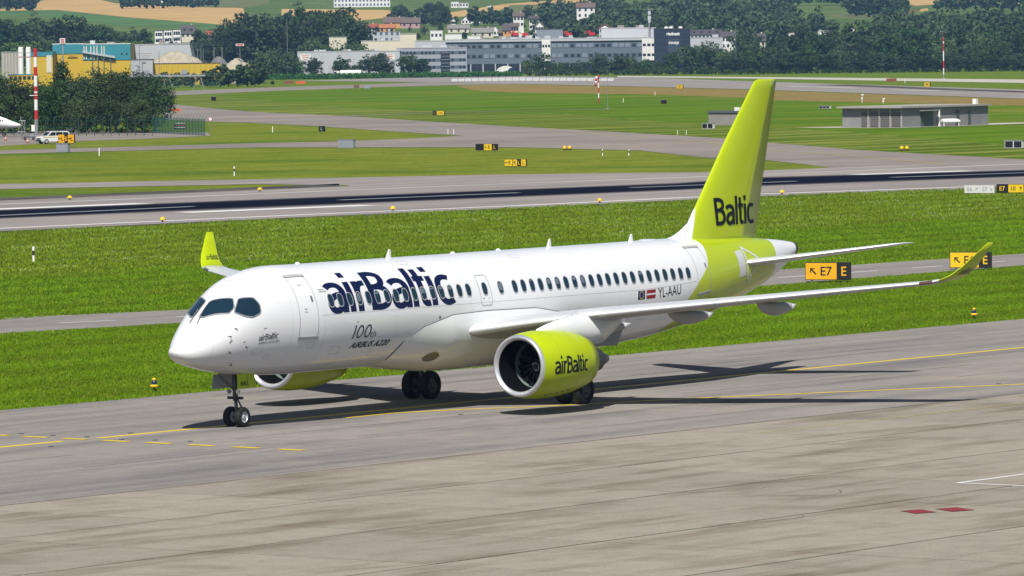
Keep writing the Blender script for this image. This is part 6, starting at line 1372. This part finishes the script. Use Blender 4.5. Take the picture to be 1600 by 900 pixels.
for px in range(1000, 1135, 26): tree('bush', px, 101, 2215, 'rounded bush under the willows', 1., 'bushes under the willows', 'bush', 1.)
for px, yt in ((345, 98), (358, 101), (372, 99), (388, 100), (400, 96), (330, 108), (300, 110), (280, 112), (262, 111), (246, 113), (226, 112), (210, 116), (190, 112)): tree('bush', px, yt, 1830, 'green thicket bush before the yellow wall', 1.2, 'thicket before the yellow wall', 'bush', 1.)
# the wood on the slope: one mass
def wood(name, label, cells, leafn, tint, lf=.9):
    rng = np.random.default_rng(len(cells)); Vs, Ts = [], []
    for px, d, hgt in cells:
        p = base(px, d); cl = crown_clumps(rng, 22, .40, .44, .1) * hgt; cl[:, :3] += np.array(p); V, T = leaf_mesh(rng, cl, leafn, lf, np.array(tint) * rng.uniform(.75, 1.2)); Vs.append(V); Ts.append(T)
    o = quads_obj(name, np.concatenate(Vs), np.concatenate(Ts), LEAF); return tag(o, label, 'wood', kind='stuff')
rw_ = random.Random(5); cells = []
for d in range(2680, 3420, 75):
    for px in range(848, 1300, 11): 
        if px > 1240 and d > 2900 and px < 1400: continue
        if px < 900 and d < 2800: continue
        cells.append((px + rw_.uniform(-5, 5), d + rw_.uniform(-25, 25), rw_.uniform(13, 19)))
for d in (2480, 2560, 2650, 2740):
    for px in range(1250, 1640, 11):
        if d > 2600 and px < 1365: continue
        cells.append((px + rw_.uniform(-5, 5), d + rw_.uniform(-20, 20), rw_.uniform(12, 17) + (5 if px > 1375 else 0)))
wood('forest', 'dense dark green wood covering the slope beyond the tower', cells, 15, (.85, 1.0, 1.15))
cells = [(px + rw_.uniform(-4, 4), d, rw_.uniform(10, 16)) for d in (4000, 4120, 4250) for px in range(-40, 58, 8)] + [(px, 4080, rw_.uniform(6, 9)) for px in range(195, 340, 9)] + [(px, 3380, rw_.uniform(8, 13)) for px in list(range(440, 525, 8)) + list(range(612, 700, 9)) + list(range(740, 800, 9))]
cells += [(px + rw_.uniform(-5, 5), d, rw_.uniform(12, 18)) for d in (3900, 4020) for px in range(1232, 1345, 9)] + [(px + rw_.uniform(-5, 5), d, rw_.uniform(9, 14)) for d in (3500, 3560) for px in range(1330, 1420, 9)] + [(px + rw_.uniform(-5, 5), 3650, rw_.uniform(8, 13)) for px in range(1470, 1640, 9)]
wood('hedgerow_wood', 'dark wood and hedges along the top of the fields', cells, 12, (.85, 1.0, 1.15), 1.0)
# maize strip before the buildings
rng = np.random.default_rng(9); a_, b_ = base(392, 2200), base(815, 2240); n = 1500; t_ = rng.random(n); c = a_[None] + (b_ - a_)[None] * t_[:, None]; c = c + HF[None] * rng.uniform(-14, 14, n)[:, None]; c[:, 2] = rng.uniform(.3, 1.7, n)
V, T = leaf_mesh(rng, np.concatenate([c, np.full((n, 1), .8)], 1), 9, .34, np.array((1.0, 1.75, .9))); tag(quads_obj('maize_field', V, T, LEAF), 'long strip of green maize before the warehouse', 'crop', kind='stuff')
# ================================================================== GRASS
GB = mat('grass_blade', (.200, .335, .013), .75, attr='tint', spec=.08); translucent(GB, .45); FLW = mat('clover_flower', (.60, .60, .48), .8)
def tufts(name, poly, dens_, h_, seed, tint, label, clover=0., blades=4, wv=.035):
    rng = np.random.default_rng(seed); P = np.array(poly)[:, :2]; lo, hi = P.min(0), P.max(0); n = int(np.prod(hi - lo) * dens_); q = rng.uniform(lo, hi, (n, 2)); ins = np.zeros(n, bool); j = len(P) - 1
    for i in range(len(P)):
        with np.errstate(divide='ignore', invalid='ignore'): cnd = ((P[i, 1] > q[:, 1]) != (P[j, 1] > q[:, 1])) & (q[:, 0] < (P[j, 0] - P[i, 0]) * (q[:, 1] - P[i, 1]) / (P[j, 1] - P[i, 1]) + P[i, 0])
        ins ^= cnd; j = i
    if seed == 1: ins &= q[:, 1] > 13.40 + .20 * np.sin(q[:, 0] * 1.7) * np.sin(q[:, 0] * .53 + 1) + .10 * np.sin(q[:, 0] * 5.1)
    q = q[ins]; n = len(q)
    lf = .5 + .5 * np.sin(q[:, 0] * .31 + 1.3 * np.sin(q[:, 1] * .23)) * np.sin(q[:, 1] * .41 + np.sin(q[:, 0] * .17)); lf2 = .5 + .5 * np.sin(q[:, 0] * 1.7 + 2 * np.sin(q[:, 1] * 1.1)) * np.sin(q[:, 1] * 2.3)
    hh_ = h_ * (.55 + .6 * lf + .35 * lf2) * rng.uniform(.6, 1.3, n)
    base_t = np.array(tint)[None] * (.80 + .26 * lf[:, None] + .14 * lf2[:, None]) * (1 + .12 * np.sin(q[:, 1] * 1.05 + .25 * np.sin(q[:, 0] * .11)))[:, None]; dry = (rng.random(n) < .10 + .14 * (lf < .3))[:, None]; base_t = np.where(dry, np.array([[1.5, 1.2, 2.2]]) * rng.uniform(.6, 1.1, (n, 1)), base_t)
    k = blades; Q = np.repeat(q, k, 0); Hh = np.repeat(hh_, k) * rng.uniform(.6, 1.1, n * k); az = rng.uniform(0, 6.283, n * k); off = rng.normal(size=(n * k, 2)) * wv * 2.4; lean = rng.normal(size=(n * k, 2)) * .35
    b0 = np.stack([Q[:, 0] + off[:, 0], Q[:, 1] + off[:, 1], np.full(n * k, -.03)], 1); wd = np.stack([np.cos(az), np.sin(az), 0 * az], 1) * (wv * rng.uniform(.6, 1.3, n * k))[:, None]
    tp = b0 + np.stack([lean[:, 0] * Hh, lean[:, 1] * Hh, Hh + .03], 1); V = np.stack([b0 - wd, b0 + wd, tp + wd * .35, tp - wd * .35], 1).reshape(-1, 3); T = np.repeat(np.repeat(base_t, k, 0) * rng.uniform(.8, 1.2, (n * k, 1)), 4, 0)
    o = tag(quads_obj(name, V, T, GB), label, 'grass', kind='stuff')
    if clover:
        m = rng.random(n) < clover * np.clip((lf - .45) * 2.6, 0, 1) * (.2 + lf2); c = np.stack([q[m, 0], q[m, 1], hh_[m] * 1.05], 1); c = np.concatenate([c, np.full((len(c), 1), .05)], 1)
        if len(c):
            V, T = leaf_mesh(rng, c, 2, .019, np.ones(3)); tag(quads_obj('clover_flowers', V, T, FLW), 'white clover flowers scattered through ' + label.split(' between')[0].split(' beside')[0], 'flowers', kind='stuff')
tufts('near_grass', [(-20, 13.1), (120, 13.1), (178, 43.8), (128, 44.8), (104, 44.2), (60, 48.1), (45, 50.0), (20, 51.5)], 22, .060, 1, (1.0, 1.0, 1.0), 'bright green grass between the taxiway and the service road', .004, 4)
tufts('verge_grass', [(30, 62), (70, 57.2), (122, 55.8), (175, 54.2), (240, 92), (150, 92), (70, 92)], 8, .075, 2, (.98, 1.0, 1.0), 'lush green grass beside the far edge of the service road', .010, 4, .055)
tufts('clover_grass', [(70, 92), (240, 92), (325, 126), (292, 130.5), (256, 138.5), (202, 141.8), (165, 144.3), (122, 147)], 5.0, .11, 3, (1.15, 1.02, 1.7), 'taller pale clover grass along the near side of the runway', .50, 4, .06)
# ================================================================== HAZE
m = bpy.data.materials.new('haze_air'); m.use_nodes = True; t = m.node_tree; t.nodes.remove(t.nodes['Principled BSDF'])
v = t.nodes.new('ShaderNodeVolumePrincipled'); v.inputs['Color'].default_value = (.30, .55, 1.0, 1); v.inputs['Density'].default_value = .000046; v.inputs['Anisotropy'].default_value = .0
t.links.new(v.outputs[0], t.nodes['Material Output'].inputs['Volume'])
HW = lambda a, b: CAM + HF * a + HR * b
mb = MB(); c0 = [HW(-560, -2600), HW(-560, 2600), HW(6100, 2600), HW(6100, -2600)]
mb.add([(p[0], p[1], z) for z in (-1.1, 120.) for p in c0], [(3, 2, 1, 0), (4, 5, 6, 7), (0, 1, 5, 4), (1, 2, 6, 5), (2, 3, 7, 6), (3, 0, 4, 7)])
o = fixn(mb.build('haze', m)); tag(o, 'thin blue summer haze over the airfield and hills', 'haze', kind='stuff')
